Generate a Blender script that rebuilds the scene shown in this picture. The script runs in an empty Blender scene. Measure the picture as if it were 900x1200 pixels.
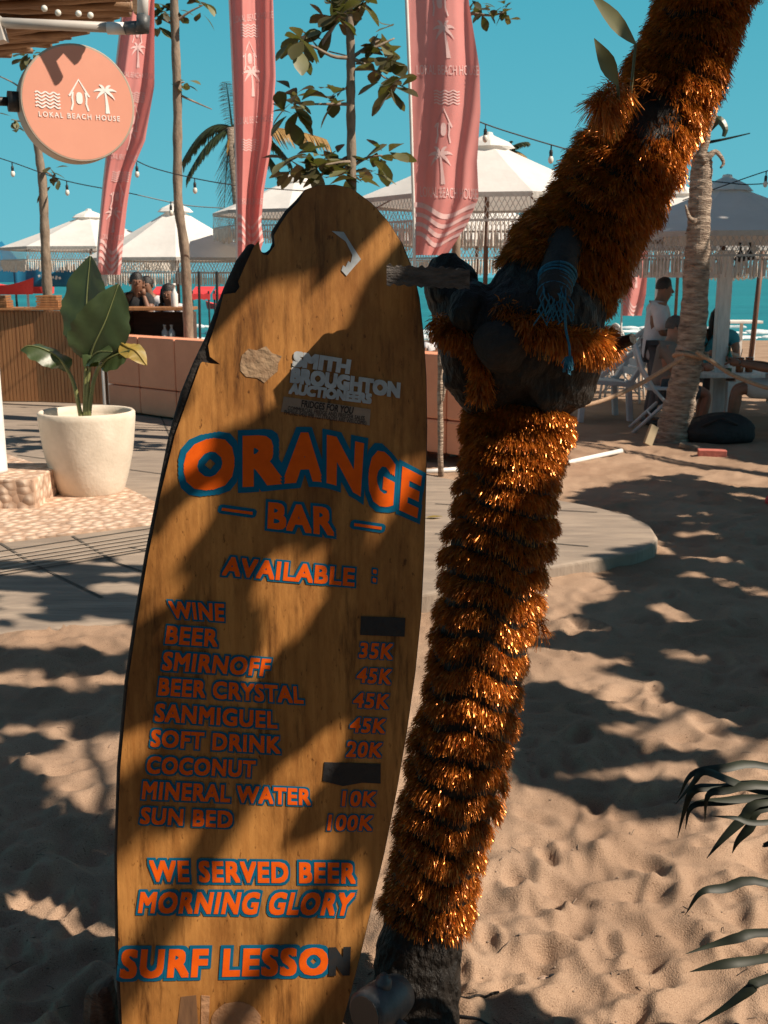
import bpy, bmesh, math, random
import numpy as np
from mathutils import Vector, Matrix, noise as mnoise

random.seed(7); rng = np.random.default_rng(7)
sc = bpy.context.scene
COL = sc.collection
R = math.radians

# ------------------------------------------------------------------ camera
CH, PITCH, FPX = 1.55, R(12.41), 1250.0
cam = bpy.data.cameras.new('camera'); cam.sensor_fit = 'VERTICAL'; cam.sensor_height = 24.0
cam.lens = 24.0 * FPX / 1200.0; cam.clip_start = 0.05; cam.clip_end = 6000
cam_ob = bpy.data.objects.new('camera', cam); COL.objects.link(cam_ob)
cam_ob.location = (0, 0, CH); cam_ob.rotation_euler = (R(90) - PITCH, 0, 0)
sc.camera = cam_ob
cam.dof.use_dof = True; cam.dof.focus_distance = 2.2; cam.dof.aperture_fstop = 11.0

# ------------------------------------------------------------------ light
SUN = Vector((0.664, -0.235, 0.71)).normalized()          # towards the sun
world = bpy.data.worlds.new("World"); sc.world = world; world.use_nodes = True
wn = world.node_tree; bg = wn.nodes['Background']
sky = wn.nodes.new('ShaderNodeTexSky'); sky.sky_type = 'NISHITA'; sky.sun_disc = False
sky.sun_elevation = math.asin(SUN.z); sky.sun_rotation = math.atan2(SUN.x, SUN.y)
sky.air_density = 1.3; sky.dust_density = 0.2; sky.ozone_density = 2.0
tint = wn.nodes.new('ShaderNodeMix'); tint.data_type = 'RGBA'; tint.blend_type = 'MULTIPLY'
tint.inputs['Factor'].default_value = 1.0; tint.inputs['B'].default_value = (0.66, 0.64, 0.58, 1)
wn.links.new(sky.outputs[0], tint.inputs['A'])
wtc = wn.nodes.new('ShaderNodeTexCoord'); wsp = wn.nodes.new('ShaderNodeSeparateXYZ'); wn.links.new(wtc.outputs['Generated'], wsp.inputs[0])
low = wn.nodes.new('ShaderNodeValToRGB'); le = low.color_ramp.elements          # the teal band of air over the sea
le[0].position = 0.0; le[0].color = (.11, .365, .43, 1); le[1].position = .27; le[1].color = (.046, .275, .36, 1)
wn.links.new(wsp.outputs['Z'], low.inputs[0])
lows = wn.nodes.new('ShaderNodeVectorMath'); lows.operation = 'SCALE'; lows.inputs['Scale'].default_value = 1/.06
wn.links.new(low.outputs[0], lows.inputs[0])
mr = wn.nodes.new('ShaderNodeMapRange'); mr.interpolation_type = 'SMOOTHSTEP'; mr.inputs['From Min'].default_value = .24; mr.inputs['From Max'].default_value = .50
wn.links.new(wsp.outputs['Z'], mr.inputs['Value'])
band = wn.nodes.new('ShaderNodeMix'); band.data_type = 'RGBA'
wn.links.new(mr.outputs[0], band.inputs['Factor']); wn.links.new(lows.outputs[0], band.inputs['A']); wn.links.new(tint.outputs['Result'], band.inputs['B'])
wn.links.new(band.outputs['Result'], bg.inputs['Color'])
bg.inputs['Strength'].default_value = 0.06
sun = bpy.data.lights.new('sun', 'SUN'); sun.energy = 5.0; sun.angle = R(0.53); sun.color = (1.0, 0.86, 0.70)
sun_ob = bpy.data.objects.new('sun', sun); COL.objects.link(sun_ob)
sun_ob.rotation_euler = (-SUN).to_track_quat('-Z', 'Y').to_euler(); sun_ob.location = (8, -4, 9)
vs = sc.view_settings; vs.view_transform = 'Standard'; vs.look = 'None'; vs.gamma = 1; vs.exposure = 0.52
vs.use_curve_mapping = False
sc.cycles.use_denoising = True; sc.cycles.max_bounces = 6; sc.cycles.transparent_max_bounces = 8
sc.cycles.diffuse_bounces = 4; sc.cycles.glossy_bounces = 3; sc.cycles.caustics_reflective = False

# ------------------------------------------------------------------ projection helpers (photo pixel <-> place)
CP, SP = math.cos(PITCH), math.sin(PITCH)
def ray(px, py):
    a = (px - 450) / FPX; b = (600 - py) / FPX
    return Vector((a, CP + b * SP, b * CP - SP))
def G(px, py, z=0.0):
    d = ray(px, py); t = (z - CH) / d.z
    return Vector((d.x * t, d.y * t, z))
def P(px, py, Y):
    d = ray(px, py); t = Y / d.y
    return Vector((d.x * t, Y, CH + d.z * t))
def px_m(Y): return Y / CP / FPX                       # metres per photo pixel at depth Y (near the horizon)
def proj(x, y, z):
    z = z - CH; dep = y * CP - z * SP; up = y * SP + z * CP
    return 450 + FPX * x / dep, 600 - FPX * up / dep, dep
def in_frame(p, m=40):
    a, b, d = proj(*p)
    return d > 0.02 and -m < a < 900 + m and -m < b < 1200 + m
def inpoly(x, y, poly):
    c = False; n = len(poly); j = n - 1
    for i in range(n):
        xi, yi = poly[i]; xj, yj = poly[j]
        if (yi > y) != (yj > y) and x < (xj - xi) * (y - yi) / (yj - yi) + xi: c = not c
        j = i
    return c

# ------------------------------------------------------------------ object helpers
def tag(o, label=None, cat=None, group=None, kind=None):
    if label: o['label'] = label
    if cat: o['category'] = cat
    if group: o['group'] = group
    if kind: o['kind'] = kind
    return o
def thing(name, label, cat, loc, group=None):
    o = bpy.data.objects.new(name, None); COL.objects.link(o); o.location = loc
    o.empty_display_size = 0.05
    return tag(o, label, cat, group)
def wloc(o):
    v = Vector(o.location)
    while o.parent: o = o.parent; v = v + Vector(o.location)
    return v
def copy_tree(o, parent=None):
    c = o.copy(); COL.objects.link(c); c.parent = parent
    for ch in list(o.children): copy_tree(ch, c)
    return c

class MB:
    def __init__(s): s.V = []; s.F = []; s.M = []
    def add(s, verts, faces, mi=0):
        o = len(s.V); s.V += [tuple(v) for v in verts]
        s.F += [tuple(i + o for i in f) for f in faces]; s.M += [mi] * len(faces)
    def box(s, c, size, rot=None, mi=0, bev=0.0):
        hx, hy, hz = (k / 2 for k in size); c = Vector(c)
        if bev > 0:
            b = min(bev, hx * .9, hy * .9, hz * .9); bm = bmesh.new(); bmesh.ops.create_cube(bm, size=1)
            for v in bm.verts: v.co = Vector((v.co.x * size[0], v.co.y * size[1], v.co.z * size[2]))
            bmesh.ops.bevel(bm, geom=list(bm.edges), offset=b, segments=2, affect='EDGES', profile=.6)
            bm.verts.index_update()
            vs_ = [v.co.copy() for v in bm.verts]; fs = [[v.index for v in f.verts] for f in bm.faces]; bm.free()
        else:
            vs_ = [Vector((x, y, z)) for x in (-hx, hx) for y in (-hy, hy) for z in (-hz, hz)]
            fs = [(0,1,3,2),(4,6,7,5),(0,4,5,1),(2,3,7,6),(0,2,6,4),(1,5,7,3)]
        if rot is not None: vs_ = [rot @ v for v in vs_]
        s.add([v + c for v in vs_], fs, mi)
    def bar(s, a, b, w, d=None, mi=0, bev=0.0):
        a = Vector(a); b = Vector(b); dd = b - a
        q = dd.to_track_quat('Z', 'Y').to_matrix()
        s.box((a + b) / 2, (w, d or w, dd.length), q, mi, bev)
    def tube(s, pts, rad, seg=8, cap=True, mi=0, jitter=0.0):
        pts = [Vector(p) for p in pts]; n = len(pts)
        if not hasattr(rad, '__len__'): rad = [rad] * n
        t0 = (pts[1] - pts[0]).normalized()
        ref = Vector((0, 0, 1)) if abs(t0.z) < .9 else Vector((1, 0, 0))
        u = t0.cross(ref).normalized(); vs_ = []
        for i in range(n):
            t = (pts[min(i + 1, n - 1)] - pts[max(i - 1, 0)]).normalized()
            u = (u - t * u.dot(t)).normalized(); w = t.cross(u)
            for k in range(seg):
                a = 2 * math.pi * k / seg; r = rad[i] * (1 + (random.uniform(-jitter, jitter) if jitter else 0))
                vs_.append(pts[i] + (u * math.cos(a) + w * math.sin(a)) * r)
        fs = [(i*seg+k, i*seg+(k+1) % seg, (i+1)*seg+(k+1) % seg, (i+1)*seg+k) for i in range(n-1) for k in range(seg)]
        if cap: fs += [tuple(range(seg))[::-1], tuple(range((n-1)*seg, n*seg))]
        s.add(vs_, fs, mi)
    def lathe(s, prof, c=(0,0,0), seg=32, axis=None, mi=0, cap=False):
        c = Vector(c); q = Vector(axis).to_track_quat('Z', 'Y').to_matrix() if axis is not None else Matrix.Identity(3)
        vs_ = [c + q @ Vector((r*math.cos(2*math.pi*k/seg), r*math.sin(2*math.pi*k/seg), z)) for r, z in prof for k in range(seg)]
        n = len(prof)
        fs = [(i*seg+k, i*seg+(k+1) % seg, (i+1)*seg+(k+1) % seg, (i+1)*seg+k) for i in range(n-1) for k in range(seg)]
        if cap: fs += [tuple(range(seg))[::-1], tuple(range((n-1)*seg, n*seg))]
        s.add(vs_, fs, mi)
    def ball(s, c, r, seg=12, rings=8, mi=0, rot=None):
        if not hasattr(r, '__len__'): r = (r, r, r)
        vs_ = []; c = Vector(c)
        for i in range(rings + 1):
            th = math.pi * i / rings
            for k in range(seg):
                a = 2*math.pi*k/seg; v = Vector((r[0]*math.sin(th)*math.cos(a), r[1]*math.sin(th)*math.sin(a), r[2]*math.cos(th)))
                vs_.append(c + (rot @ v if rot is not None else v))
        fs = [(i*seg+k, (i+1)*seg+k, (i+1)*seg+(k+1) % seg, i*seg+(k+1) % seg) for i in range(rings) for k in range(seg)]
        s.add(vs_, fs, mi)
    def prism(s, poly, depth_vec, mi=0):
        n = len(poly); d = Vector(depth_vec)
        vs_ = [Vector(p) for p in poly] + [Vector(p) + d for p in poly]
        s.add(vs_, [tuple(range(n)), tuple(range(n, 2*n))[::-1]] + [(i, n+i, n+(i+1) % n, (i+1) % n) for i in range(n)], mi)
    def grid(s, f, nu, nv, mi=0):
        vs_ = [f(i/nu, j/nv) for j in range(nv+1) for i in range(nu+1)]
        fs = [(j*(nu+1)+i, j*(nu+1)+i+1, (j+1)*(nu+1)+i+1, (j+1)*(nu+1)+i) for j in range(nv) for i in range(nu)]
        s.add(vs_, fs, mi)
    def build(s, name, mats, parent=None, smooth=False, loc=None, solid=0.0):
        off = wloc(parent) if parent else Vector(loc) if loc is not None else Vector((0,0,0))
        me = bpy.data.meshes.new(name)
        me.from_pydata([(v[0]-off.x, v[1]-off.y, v[2]-off.z) for v in s.V], [], s.F)
        mats = mats if isinstance(mats, (list, tuple)) else [mats]
        for m in mats: me.materials.append(m)
        if len(mats) > 1: me.polygons.foreach_set('material_index', s.M)
        if smooth: me.polygons.foreach_set('use_smooth', [True]*len(s.F))
        o = bpy.data.objects.new(name, me); COL.objects.link(o)
        if parent: o.parent = parent
        elif loc is not None: o.location = off
        if solid:
            md = o.modifiers.new('solid', 'SOLIDIFY'); md.thickness = solid; md.offset = 0
        return o

def spline(pts, n):
    """Catmull-Rom through rows of any width."""
    p = np.array([list(q) for q in pts], float); m = len(p)
    p = np.vstack([2*p[0]-p[1], p, 2*p[-1]-p[-2]]); out = []
    for t in np.linspace(0, m-1-1e-9, n):
        i = int(t); f = t-i; a, b, c, d = p[i:i+4]
        out.append(.5*((2*b)+(-a+c)*f+(2*a-5*b+4*c-d)*f*f+(-a+3*b-3*c+d)*f**3))
    return np.array(out)
def spx(pts, n):                                        # pixel rows (px, py, Y) -> smooth world points
    return [P(*r) for r in spline(pts, n)]

# ------------------------------------------------------------------ materials
def lin(h):
    h = h.lstrip('#'); c = [int(h[i:i+2], 16)/255 for i in (0, 2, 4)]
    return tuple(k/12.92 if k <= .04045 else ((k+.055)/1.055)**2.4 for k in c)
def M(name, col, rough=.7, col2=None, scale=8, amount=.25, stretch=(1,1,1), bump=0.0, bscale=60, bdist=.01, metal=0.0,
      spec=.5, trans=0.0, transcol=None, coat=0.0, detail=4, world_co=False):
    col = lin(col) if isinstance(col, str) else col
    m = bpy.data.materials.new(name); m.use_nodes = True; nt = m.node_tree; N = nt.nodes; L = nt.links
    b = N['Principled BSDF']; b.inputs['Roughness'].default_value = rough; b.inputs['Metallic'].default_value = metal
    b.inputs['Specular IOR Level'].default_value = spec; b.inputs['Coat Weight'].default_value = coat
    tc = N.new('ShaderNodeTexCoord'); mp = N.new('ShaderNodeMapping'); mp.inputs['Scale'].default_value = stretch
    if world_co:
        ge = N.new('ShaderNodeNewGeometry'); L.new(ge.outputs['Position'], mp.inputs['Vector'])
    else: L.new(tc.outputs['Object'], mp.inputs['Vector'])
    nz = N.new('ShaderNodeTexNoise'); nz.inputs['Scale'].default_value = scale; nz.inputs['Detail'].default_value = detail
    nz.inputs['Roughness'].default_value = .6
    L.new(mp.outputs[0], nz.inputs['Vector'])
    cr = N.new('ShaderNodeValToRGB'); cr.color_ramp.elements[0].position = .32; cr.color_ramp.elements[1].position = .68
    c2 = (lin(col2) if isinstance(col2, str) else col2) if col2 else tuple(k*(1-amount) for k in col)
    cr.color_ramp.elements[0].color = (*c2, 1); cr.color_ramp.elements[1].color = (*col, 1)
    L.new(nz.outputs['Fac'], cr.inputs[0]); L.new(cr.outputs[0], b.inputs['Base Color'])
    if bump:
        bn = N.new('ShaderNodeTexNoise'); bn.inputs['Scale'].default_value = bscale; bn.inputs['Detail'].default_value = 5
        L.new(mp.outputs[0], bn.inputs['Vector'])
        bu = N.new('ShaderNodeBump'); bu.inputs['Strength'].default_value = bump; bu.inputs['Distance'].default_value = bdist
        L.new(bn.outputs['Fac'], bu.inputs['Height']); L.new(bu.outputs[0], b.inputs['Normal'])
    if trans:
        tr = N.new('ShaderNodeBsdfTranslucent'); tr.inputs['Color'].default_value = (*(transcol or col), 1)
        mx = N.new('ShaderNodeMixShader'); mx.inputs[0].default_value = trans
        L.new(b.outputs[0], mx.inputs[1]); L.new(tr.outputs[0], mx.inputs[2]); L.new(mx.outputs[0], N['Material Output'].inputs['Surface'])
    return m

def sand_mat():
    m = M('sand', (.485,.34,.24), .95, (.36,.245,.17), 2.6, bump=.8, bscale=260, bdist=.004, spec=.10, world_co=True, detail=9)
    nt = m.node_tree; N = nt.nodes; L = nt.links; b = N['Principled BSDF']; src = b.inputs['Base Color'].links[0].from_socket
    ge = N.new('ShaderNodeNewGeometry')
    def nz(s, p0, p1, c0):
        t = N.new('ShaderNodeTexNoise'); t.inputs['Scale'].default_value = s; t.inputs['Detail'].default_value = 3; L.new(ge.outputs['Position'], t.inputs['Vector'])
        rr = N.new('ShaderNodeValToRGB'); e = rr.color_ramp.elements; e[0].position = p0; e[1].position = p1; e[0].color = (*c0, 1); e[1].color = (1,1,1,1); L.new(t.outputs['Fac'], rr.inputs[0]); return rr.outputs[0]
    for o in (nz(420, .30, .62, (.55,.52,.50)), nz(170, .27, .36, (.30,.25,.22)), nz(60, .22, .30, (.35,.28,.24)), nz(1.1, .30, .60, (.80,.77,.74))):
        x = N.new('ShaderNodeMix'); x.data_type = 'RGBA'; x.blend_type = 'MULTIPLY'; x.inputs['Factor'].default_value = .85
        L.new(src, x.inputs['A']); L.new(o, x.inputs['B']); src = x.outputs['Result']
    L.new(src, b.inputs['Base Color']); return m
m_sand = sand_mat()
m_conc = M('stamped_concrete', (.36,.285,.22), .8, (.22,.175,.14), 2.2, stretch=(1,5,1), bump=.6, bscale=9, bdist=.015, world_co=True, detail=7)
m_pebble = None
m_sea = M('sea_water', (.012,.20,.215), .35, (.006,.12,.14), .05, stretch=(.25,1.2,1), bump=1.0, bscale=.5, bdist=.5, spec=.35, world_co=True, detail=8)
m_foam = M('foam', (.8,.8,.8), .9, (.55,.6,.62), 1.5, world_co=True)
m_bark = M('dark_bark', (.022,.016,.012), .62, (.006,.005,.004), 22, stretch=(1,1,.5), bump=1.0, bscale=60, bdist=.02, spec=.32, detail=8)
m_cut = M('cut_wood', (.026,.018,.014), .8, (.009,.007,.006), 25, bump=1.0, bscale=50)
m_tinsel = M('orange_tinsel', (.88,.265,.028), .27, (.20,.055,.012), 45, metal=.55, spec=.6, trans=.15, transcol=(.9,.32,.03))
m_plank = M('weathered_plank', (.11,.095,.085), .85, (.035,.03,.028), 14, stretch=(.6,6,6), bump=.8, bscale=40)
m_bluerope = M('blue_rope', (.02,.17,.26), .8, (.01,.09,.16), 90, bump=.7, bscale=200)
m_rope = M('natural_rope', (.50,.33,.21), .85, (.3,.19,.12), 90, bump=.6, bscale=150)
m_grey = M('grey_metal', (.10,.108,.115), .5, (.06,.066,.07), 30, metal=.2, bump=.15, bscale=80)
m_black = M('black_paint', (.012,.012,.013), .5, (.02,.02,.02), 20)
m_white = M('white_paint', (.78,.77,.75), .5, (.66,.64,.61), 9)
m_whitewood = M('white_painted_wood', (.82,.81,.79), .55, (.64,.63,.61), 14, stretch=(2,2,.4), bump=.2, bscale=60)
m_bluewood = M('pale_blue_grey_wood', (.58,.63,.66), .6, (.46,.50,.53), 12)
m_canvas = M('white_canvas', (.90,.885,.86), .85, (.80,.785,.76), 2.5, trans=.28, transcol=(.8,.77,.72), bump=.3, bscale=9, bdist=.02)
m_fringe = M('cotton_fringe', (.70,.66,.60), .9, (.50,.46,.41), 15)
m_net = M('cotton_netting', (.50,.48,.45), .9, (.4,.38,.35), 15)
m_wood = M('slat_wood', (.36,.165,.062), .6, (.25,.10,.035), 4, stretch=(7,7,.3), bump=.3, bscale=40)
m_darkwood = M('dark_counter_wood', (.10,.048,.028), .55, (.06,.028,.016), 5, stretch=(1,1,6), bump=.2)
m_pole = M('brown_pole_wood', (.16,.075,.045), .6, (.09,.04,.025), 14, stretch=(4,4,.4))
m_pink = M('coral_upholstery', (.80,.33,.19), .75, (.70,.275,.155), 3, bump=.25, bscale=30, bdist=.01)
m_flag = M('pink_flag_cloth', (.80,.32,.30), .75, (.70,.26,.245), 2.5, trans=.32, transcol=(.82,.30,.27))
m_flagprint = M('flag_print', (.74,.50,.49), .8, (.66,.42,.41), 6)
m_signpink = M('sign_pink_face', (.74,.335,.235), .5, (.69,.30,.21), 3)
m_signside = M('sign_side_beige', (.46,.38,.30), .5, (.36,.30,.24), 5)
m_print = M('white_print', (.88,.85,.82), .6, (.82,.79,.76), 20)
m_pot = M('stone_pot', (.74,.65,.54), .75, (.58,.50,.40), 5, bump=.25, bscale=40)
m_leafdark = M('banana_leaf', (.050,.075,.030), .38, (.028,.045,.018), 6, trans=.18, transcol=(.12,.16,.03), spec=.5)
m_leafyel = M('yellowed_leaf', (.42,.27,.05), .5, (.2,.16,.04), 9, trans=.2, transcol=(.5,.35,.05))
m_almond = M('almond_leaf', (.080,.074,.032), .45, (.040,.035,.018), 3, trans=.25, transcol=(.16,.18,.03))
m_almond2 = M('pale_almond_leaf', (.20,.20,.10), .45, (.10,.10,.045), 3, trans=.2, transcol=(.2,.2,.04))
m_palm = M('palm_leaf', (.065,.085,.040), .4, (.030,.042,.020), 5, trans=.15, transcol=(.15,.18,.03), spec=.6)
m_palmdry = M('dry_palm_leaf', (.40,.24,.07), .7, (.24,.13,.04), 5, trans=.15, transcol=(.4,.25,.06))
m_frondfg = M('foreground_palm_leaf', (.022,.028,.016), .5, (.010,.013,.008), 12, stretch=(1,1,4), spec=.3)
m_thin = M('pale_tree_bark', (.30,.23,.17), .85, (.14,.105,.075), 8, stretch=(2,2,.8), bump=.5, bscale=30)
m_palmbark = M('palm_bark', (.56,.44,.34), .88, (.16,.105,.075), 5, stretch=(1.6,1.6,7), bump=1.0, bscale=14, bdist=.04)
m_bamboo = M('bamboo_slats', (.36,.22,.12), .6, (.20,.11,.06), 4, stretch=(.5,6,6), bump=.3)
m_pvc = M('grey_pipe', (.50,.47,.43), .5, (.4,.37,.34), 6)
m_blue = M('blue_tarpaulin', (.012,.20,.36), .6, (.008,.14,.27), 3)
m_red = M('red_fabric', (.75,.06,.06), .6, (.6,.04,.045), 3)
m_skin = M('brown_skin', (.24,.115,.07), .55, (.18,.085,.05), 12)
m_skin2 = M('tanned_skin', (.42,.21,.14), .55, (.34,.16,.10), 12)
m_hair = M('black_hair', (.010,.008,.008), .5, (.02,.016,.014), 60, bump=.6, bscale=120)
m_hairgrey = M('short_grey_hair', (.11,.095,.085), .7, (.06,.05,.045), 80, bump=.6, bscale=120)
m_shirtw = M('white_shirt', (.66,.64,.65), .85, (.52,.50,.52), 6, bump=.4, bscale=18, bdist=.02)
m_tee = M('taupe_tee', (.25,.205,.17), .9, (.19,.155,.13), 6, bump=.4, bscale=18, bdist=.02)
m_teal = M('teal_shirt', (.05,.30,.38), .85, (.035,.22,.28), 6, bump=.4, bscale=18, bdist=.02)
m_trouser = M('grey_trousers', (.11,.11,.12), .9, (.08,.08,.09), 8)
m_short = M('pale_shorts', (.50,.49,.47), .9, (.40,.39,.37), 8, bump=.4, bscale=20)
m_blacktop = M('black_top', (.014,.014,.016), .9, (.03,.03,.032), 40)
m_glassg = M('green_bottle', (.01,.09,.035), .15, (.008,.06,.025), 5, spec=.8)
m_glass = M('clear_bottle', (.45,.5,.5), .15, (.35,.4,.4), 5, spec=.8)
m_tea = M('amber_drink', (.28,.075,.015), .12, (.22,.05,.01), 5, spec=.8)
m_brick = M('red_brick', (.55,.16,.12), .85, (.42,.12,.09), 20, bump=.4)
m_card = M('tan_board', (.42,.34,.22), .85, (.36,.28,.18), 8)
m_stone = M('stump_wood', (.20,.125,.085), .9, (.10,.06,.04), 18, stretch=(1,1,5), bump=.8, bscale=40)
m_blackbag = M('black_bag', (.010,.010,.011), .75, (.016,.016,.018), 20, bump=.5, bscale=15, bdist=.03)
m_terry = M('white_bulb', (.8,.78,.7), .2)

# pebble paving: small pale stones set in mortar
def pebble_mat():
    m = bpy.data.materials.new('pebble_paving'); m.use_nodes = True; nt = m.node_tree; N = nt.nodes; L = nt.links
    b = N['Principled BSDF']; b.inputs['Roughness'].default_value = .8
    ge = N.new('ShaderNodeNewGeometry'); v = N.new('ShaderNodeTexVoronoi'); v.inputs['Scale'].default_value = 17
    L.new(ge.outputs['Position'], v.inputs['Vector'])
    cr = N.new('ShaderNodeValToRGB'); e = cr.color_ramp.elements
    e[0].position = .15; e[0].color = (.82,.64,.50,1); e[1].position = .62; e[1].color = (.50,.33,.23,1)
    L.new(v.outputs['Distance'], cr.inputs[0])
    h = N.new('ShaderNodeMix'); h.data_type = 'RGBA'; h.blend_type = 'MULTIPLY'; h.inputs['Factor'].default_value = .25
    sx = N.new('ShaderNodeSeparateColor'); L.new(v.outputs['Color'], sx.inputs[0])
    L.new(cr.outputs[0], h.inputs['A']); L.new(sx.outputs['Red'], h.inputs['B']); L.new(h.outputs['Result'], b.inputs['Base Color'])
    inv = N.new('ShaderNodeMath'); inv.operation = 'MULTIPLY'; inv.inputs[1].default_value = -1
    L.new(v.outputs['Distance'], inv.inputs[0])
    bu = N.new('ShaderNodeBump'); bu.inputs['Strength'].default_value = .8; bu.inputs['Distance'].default_value = .02
    L.new(inv.outputs[0], bu.inputs['Height']); L.new(bu.outputs[0], b.inputs['Normal'])
    return m
m_pebble = pebble_mat()

# surfboard deck: yellowed varnished skin with stains running along the board
def deck_mat():
    m = bpy.data.materials.new('yellowed_board_skin'); m.use_nodes = True; nt = m.node_tree; N = nt.nodes; L = nt.links
    b = N['Principled BSDF']; b.inputs['Roughness'].default_value = .5; b.inputs['Specular IOR Level'].default_value = .35
    ge = N.new('ShaderNodeNewGeometry')
    def nz(scale, st, det=6, ro=.6):
        mp = N.new('ShaderNodeMapping'); mp.inputs['Scale'].default_value = st; mp.inputs['Rotation'].default_value = (0, R(-6), 0)
        L.new(ge.outputs['Position'], mp.inputs['Vector'])
        t = N.new('ShaderNodeTexNoise'); t.inputs['Scale'].default_value = scale; t.inputs['Detail'].default_value = det
        t.inputs['Roughness'].default_value = ro; L.new(mp.outputs[0], t.inputs['Vector']); return t
    def ramp(src, p0, p1, c0, c1):
        r = N.new('ShaderNodeValToRGB'); e = r.color_ramp.elements
        e[0].position = p0; e[1].position = p1; e[0].color = (*c0, 1); e[1].color = (*c1, 1); L.new(src, r.inputs[0]); return r
    def mul(a, c, f=1.0):
        x = N.new('ShaderNodeMix'); x.data_type = 'RGBA'; x.blend_type = 'MULTIPLY'; x.inputs['Factor'].default_value = f
        L.new(a, x.inputs['A']); L.new(c, x.inputs['B']); return x.outputs['Result']
    base = ramp(nz(5, (1,1,.6)).outputs['Fac'], .3, .7, (.37,.165,.042), (.60,.275,.075))
    grain = ramp(nz(26, (3,1,.16)).outputs['Fac'], .35, .62, (.72,.66,.60), (1,1,1))
    streak = ramp(nz(9, (3.2,1,.35), 8, .7).outputs['Fac'], .30, .47, (.16,.12,.10), (1,1,1))
    spots = ramp(nz(70, (1.6,1,.6), 3).outputs['Fac'], .27, .36, (.22,.15,.1), (1,1,1))
    c = mul(base.outputs[0], grain.outputs[0], .8); c = mul(c, streak.outputs[0], .95); c = mul(c, ramp(nz(3.2, (1.6,1,.5), 9, .75).outputs['Fac'], .34, .56, (.42,.33,.27), (1,1,1)).outputs[0], .9); c = mul(c, spots.outputs[0], .8)
    L.new(c, b.inputs['Base Color'])
    bu = N.new('ShaderNodeBump'); bu.inputs['Strength'].default_value = .35; bu.inputs['Distance'].default_value = .004
    L.new(nz(40, (1,1,.4)).outputs['Fac'], bu.inputs['Height']); L.new(bu.outputs[0], b.inputs['Normal'])
    return m
m_deck = deck_mat()
m_core = M('dark_board_core', (.028,.020,.015), .85, (.012,.009,.008), 30, bump=.8, bscale=60)
m_scar = M('pale_bare_foam', (.40,.27,.16), .85, (.24,.145,.08), 30, bump=.5, bscale=70)
m_scar2 = M('reddish_repair_patch', (.46,.25,.13), .8, (.34,.17,.08), 22, bump=.4, bscale=70)
m_orange = M('orange_vinyl', (.85,.125,.008), .5, (.74,.10,.007), 40, spec=.12)
m_navy = M('teal_blue_vinyl', (.006,.135,.25), .5, (.005,.11,.20), 40, spec=.12)
m_dark = M('black_tape', (.010,.010,.012), .6, (.018,.016,.016), 40, bump=.3, bscale=80)
m_silver = M('grey_white_vinyl', (.50,.53,.54), .5, (.36,.38,.39), 45)
m_label = M('brown_paper_label', (.34,.24,.17), .7, (.26,.175,.12), 30)
m_ink = M('label_ink', (.035,.02,.015), .7)

# ------------------------------------------------------------------ ground
def vnoise(x, y, s, seed):
    """smooth value noise on numpy arrays"""
    g = np.random.default_rng(seed).random((256, 256)); X = x/s; Y = y/s
    i = np.floor(X).astype(int); j = np.floor(Y).astype(int); f = X-i; h = Y-j
    f = f*f*f*(f*(f*6-15)+10); h = h*h*h*(h*(h*6-15)+10)
    a = g[i % 256, j % 256]; b = g[(i+1) % 256, j % 256]; c = g[i % 256, (j+1) % 256]; d = g[(i+1) % 256, (j+1) % 256]
    return (a*(1-f)+b*f)*(1-h)+(c*(1-f)+d*f)*h-.5
feet = []
for _ in range(1900):
    y = 1.6 + 9.5*rng.random()**1.7; s = rng.uniform(-.55, .62)
    feet.append((s*y, y, rng.uniform(0, math.pi), rng.uniform(.004, .013), rng.uniform(.035, .095)))
def sand_z(x, y):
    x = np.asarray(x, float); y = np.asarray(y, float)
    near = np.clip((13.5-y)/4, 0, 1)*np.clip((y+1)/1.5, 0, 1)
    wx = x + .12*vnoise(x, y, .5, 21); wy = y + .12*vnoise(x, y, .5, 22)
    r = np.abs(vnoise(wx*.8+wy*.35, wy-.25*wx, .26, 5))             # crested ripples
    z = .045*vnoise(x, y, 1.1, 1) + .020*vnoise(wx, wy, .42, 2) + .034*(.16-r) + .014*vnoise(wx, wy, .13, 3) + .016*(.14-np.abs(vnoise(wx+.3*wy, wy, .085, 8))) + .006*vnoise(x, y, .04, 4) + .004*vnoise(x, y, .02, 9)
    for fx, fy, a, d, L in feet:
        m = (np.abs(x-fx) < .3) & (np.abs(y-fy) < .3)
        if not m.any(): continue
        dx = x[m]-fx; dy = y[m]-fy; u = (dx*math.cos(a)+dy*math.sin(a))/(L*1.15); v = (-dx*math.sin(a)+dy*math.cos(a))/(L*.55)
        q = u*u+v*v; zz = z[m]; z[m] = zz + d*(-1.15*np.exp(-q*1.2)+.85*np.exp(-(np.sqrt(q)-1.35)**2*5))
    z = z*near
    z += .055*np.exp(-((x+1.6)/1.3)**2-((y-4.3)/.9)**2)
    z -= np.clip((y-14)/28, 0, 1)*.82 + np.clip((y-42)/3, 0, 1)*.6
    return z
def sand1(x, y): return float(sand_z(np.array([x]), np.array([y]))[0])
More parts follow.
